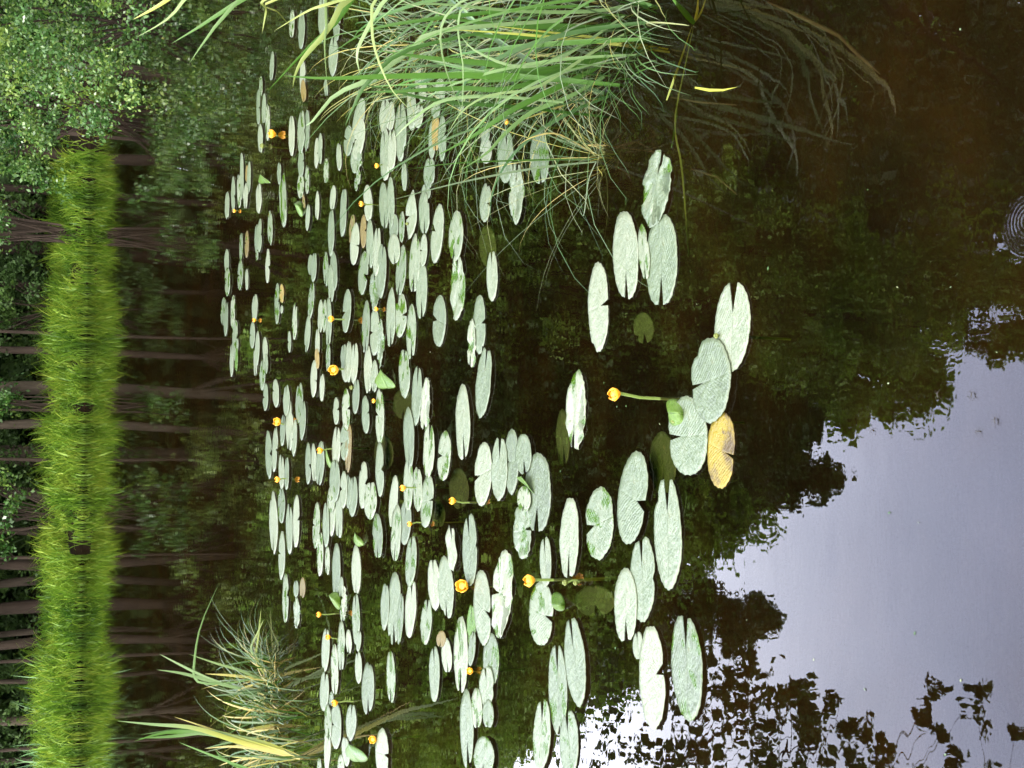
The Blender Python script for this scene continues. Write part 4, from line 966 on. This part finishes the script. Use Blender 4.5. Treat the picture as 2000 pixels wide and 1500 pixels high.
shrub((s6[0], 30.4, .3), 1.3, 1.9, 30, 90, .07, 306, 'dim green bush in the shade between dark trunks', mat='leaf_dark', low=.3)
# overhanging branches on the left, dark against the mirrored sky
lt = make_tree('bank_tree', 9.0, 4.6, 2.0, 26, 70, .10, 205, .16, 0.0, ('bark_dark', 'leaf_dark'), clump_r=(.25, .55))
pL = mirror_z(1560, 1480, 12.0); lt.location = (pL[0] - .6, 12.0, .2); lt.scale = (1, 1, (pL[2] + .8) / 9.0)
tag(lt, 'small dark-leaved tree on the left bank mirrored against the bright sky', 'tree')
BOUGH = [(1450,1275,22),(1472,1310,26),(1440,1335,20),(1555,1340,26),(1562,1370,24),(1538,1355,18),(1640,1385,22),(1662,1410,20),(1700,1430,22),(1735,1455,16),(1600,1420,28),(1550,1430,34),(1480,1400,34),(1430,1380,28),(1400,1420,34),(1380,1470,38),(1450,1460,38),(1520,1485,38),(1590,1475,28),(1655,1495,28),(1722,1490,22),(1415,1340,22),
 (1830,1345,22),(1808,1375,10),(1793,1400,16),(1815,1412,14),(1842,1432,12),(1900,1412,26),(1920,1362,20),(1870,1480,18),(1942,1500,20),(1992,1432,12),(1300,1500,40),(1360,1540,50),(1450,1560,60),(1560,1560,60),(1660,1560,50),(1760,1550,40),(1850,1560,40),(1940,1570,40)]
YB = 8.5
root = empty('bank_tree', (-4.6, YB, .1)); tag(root, 'near tree on the left bank with separate leafy boughs black against the mirrored sky', 'tree')
o0 = np.array([-4.6, YB, .1]); rb_ = random.Random(9)
cs, rs = [], []
mb = MB(); tp = [np.array([0, 0, -.4]), np.array([.1, .05, 2.0]), np.array([.3, .1, 4.2]), np.array([.75, 0, 6.5]), np.array([1.0, .1, 8.6])]
V, Fc = tube(tp, [.17, .14, .11, .07, .03], 9); mb.add(V, Fc)
for q, (x, y, rp_) in enumerate(BOUGH):
    c = mirror_z(x, y, YB + rb_.uniform(-.5, .5)) - o0; d_ = np.linalg.norm(c + o0 - np.array([0, 0, -H])); rr = rp_ / FPX * d_
    for _ in range(3): cs.append(c + np.array([rb_.uniform(-.5, .5), rb_.uniform(-.5, .5), rb_.uniform(-.5, .5)]) * rr * 1.7); rs.append(rr * rb_.uniform(.5, .9))
    st = min(tp[1:], key=lambda t: abs(t[2] - (c[2] - .8))); V, Fc = tube([st, st * .45 + c * .55 + np.array([0, 0, -.15]), c], [.010, .005, .002], 5); mb.add(V, Fc)
mb.build('trunk', M['bark_dark'], root)
V, Fq, T = leaf_cloud(cs, rs, 30, .055, 91); mesh_obj('crown', V, Fq, M['leaf_dark'], root, smooth=False, tint=T)
# specks drifting on the surface
g2 = np.random.default_rng(15); mbd = MB()
for k in range(70):
    px, py = g2.uniform(350, 1950), g2.uniform(20, 1480); c = at(px, py, .0015); a = g2.uniform(0, 6.28); l = g2.uniform(.002, .006); b = l * g2.uniform(.2, .7)
    e1, e2 = np.array([math.cos(a), math.sin(a), 0]) * l, np.array([-math.sin(a), math.cos(a), 0]) * b
    mbd.add([c - e1, c - e2 + (0, 0, .001), c + e1, c + e2], [(0, 1, 2, 3)], float(g2.choice([.3, .5, .65])))
tag(mbd.build('floating_specks', M['blade']), kind='stuff')
# blue-green reeds at the left end of the bank
orr = at_y(150, 1465, 28.3); orr[2] = 0.1
rd = empty('reed_bed', tuple(orr)); tag(rd, 'blue-green reed patch at the end of the bank grass by the photo corner', 'reeds')
tag(fine_blades(orr, 260, 1.1, .8, 1.5, .02, .035, 51, [.3, .5, .8], lean=(.1, .7), curve=(.2, 1.5), elong=1.6).build('blades', M['reed_blue'], rd), kind='stuff')

# ------------------------------------------------------------------ water striders
for i, (x, y, a, lab) in enumerate([(1704, 841, 1.3, 'water strider nearest the mirrored tree edge'), (1834, 771, .2, 'water strider above two others on the bright mirrored sky'), (1901, 772, .2, 'water strider on the bright sky near the photo edge'),
                                    (1946, 822, .3, 'slanting water strider close to the photo edge'), (1912, 843, 1.4, 'dark short water strider below the slanting one')]):
    c = at(x, y); r = empty('water_strider', (c[0], c[1], .003)); tag(r, lab, 'insect', 'water striders on the mirrored sky'); r.rotation_euler[2] = a
    mb = MB(); V, Fc = tube([(-.007, 0, .001), (-.003, 0, .0016), (.003, 0, .0018), (.007, 0, .001)], [.0003, .001, .0012, .0004], 6); mb.add(V, Fc); mb.build('body', M['insect'], r)
    for sx, sy in ((1, 1), (1, -1), (-1, 1), (-1, -1)):
        mb = MB(); V, Fc = tube([(.001 * sx, 0, .001), (.005 * sx, .005 * sy, .003), (.011 * sx, .008 * sy, -.002)], [.0003, .0003, .0002], 4); mb.add(V, Fc); mb.build('leg', M['insect'], r)

# ------------------------------------------------------------------ light
w = bpy.data.worlds.new('World'); SC.world = w; w.use_nodes = True
nt = w.node_tree; nt.nodes.clear()
SUN_EL, SUN_AZ = R_(58), R_(235)
sky = N(nt, 'ShaderNodeTexSky', sky_type='NISHITA'); sky.sun_disc = False
sky.sun_elevation = SUN_EL; sky.sun_rotation = SUN_AZ; sky.air_density = 1.0; sky.dust_density = 3.0; sky.ozone_density = 1.0
hs = N(nt, 'ShaderNodeHueSaturation', inp={'Saturation': 0.5, 'Hue': 0.52}); L(nt, sky.outputs[0], hs.inputs['Color'])
# overcast: cloud over most of the sky, neutral overhead and behind, blue-grey ahead over the wood
gt = N(nt, 'ShaderNodeTexCoord')
dp = N(nt, 'ShaderNodeVectorMath', operation='DOT_PRODUCT'); dp.inputs[1].default_value = (-0.08, 0.80, 0.59); L(nt, gt.outputs['Generated'], dp.inputs[0])
mr = N(nt, 'ShaderNodeMapRange', interpolation_type='SMOOTHSTEP', inp={'From Min': 0.55, 'From Max': 0.93, 'To Min': 0.0, 'To Max': 1.0}); L(nt, dp.outputs['Value'], mr.inputs['Value'])
cn = N(nt, 'ShaderNodeTexNoise', inp={'Scale': 3.0, 'Detail': 4.0, 'Roughness': 0.5}); L(nt, gt.outputs['Generated'], cn.inputs['Vector'])
cm = N(nt, 'ShaderNodeMapRange', inp={'From Min': 0.25, 'From Max': 0.75, 'To Min': 0.72, 'To Max': 1.26}); L(nt, cn.outputs['Fac'], cm.inputs['Value'])
cc = N(nt, 'ShaderNodeMixRGB'); cc.inputs[1].default_value = (4.4, 4.25, 3.75, 1); L(nt, mr.outputs[0], cc.inputs[0])
sz = N(nt, 'ShaderNodeSeparateXYZ'); L(nt, gt.outputs['Generated'], sz.inputs[0])
mz = N(nt, 'ShaderNodeMapRange', interpolation_type='SMOOTHSTEP', inp={'From Min': 0.42, 'From Max': 0.72, 'To Min': 0.0, 'To Max': 1.0}); L(nt, sz.outputs['Z'], mz.inputs['Value'])
cl_ = N(nt, 'ShaderNodeMixRGB'); cl_.inputs[1].default_value = (9.6, 9.9, 11.4, 1); cl_.inputs[2].default_value = (5.9, 6.4, 8.9, 1); L(nt, mz.outputs[0], cl_.inputs[0]); L(nt, cl_.outputs[0], cc.inputs[2])
cs_ = N(nt, 'ShaderNodeVectorMath', operation='SCALE'); L(nt, cc.outputs[0], cs_.inputs[0]); L(nt, cm.outputs[0], cs_.inputs['Scale'])
cx_ = N(nt, 'ShaderNodeMixRGB', inp={0: 0.88}); L(nt, hs.outputs[0], cx_.inputs[1]); L(nt, cs_.outputs[0], cx_.inputs[2])
bg = N(nt, 'ShaderNodeBackground', inp={'Strength': 0.15}); L(nt, cx_.outputs[0], bg.inputs['Color'])
wo = N(nt, 'ShaderNodeOutputWorld'); L(nt, bg.outputs[0], wo.inputs['Surface'])
sd = bpy.data.lights.new('sun', 'SUN'); sd.energy = 0.5; sd.angle = R_(14); sd.color = (1, .96, .9)
so = bpy.data.objects.new('sun', sd); C.objects.link(so)
# direction towards the sun: sky rotation is measured from +Y clockwise
dv = Vector((math.sin(SUN_AZ) * math.cos(SUN_EL), math.cos(SUN_AZ) * math.cos(SUN_EL), math.sin(SUN_EL)))
so.rotation_euler = dv.to_track_quat('Z', 'Y').to_euler()

# ------------------------------------------------------------------ camera
from mathutils import Matrix
cd = bpy.data.cameras.new('camera'); cam = bpy.data.objects.new('camera', cd); C.objects.link(cam)
cd.sensor_fit = 'HORIZONTAL'; cd.sensor_width = 36; cd.lens = 36 * FPX / 2000
cd.clip_start = .05; cd.clip_end = 2000
cz = -F
cam.matrix_world = Matrix(((CX[0], CY[0], cz[0], 0), (CX[1], CY[1], cz[1], 0), (CX[2], CY[2], cz[2], H), (0, 0, 0, 1)))
SC.camera = cam
SC.view_settings.view_transform = 'Standard'; SC.view_settings.look = 'None'
SC.view_settings.exposure = 3.3; SC.view_settings.gamma = 1
SC.cycles.max_bounces = 8; SC.cycles.transparent_max_bounces = 12
SC.cycles.use_denoising = True
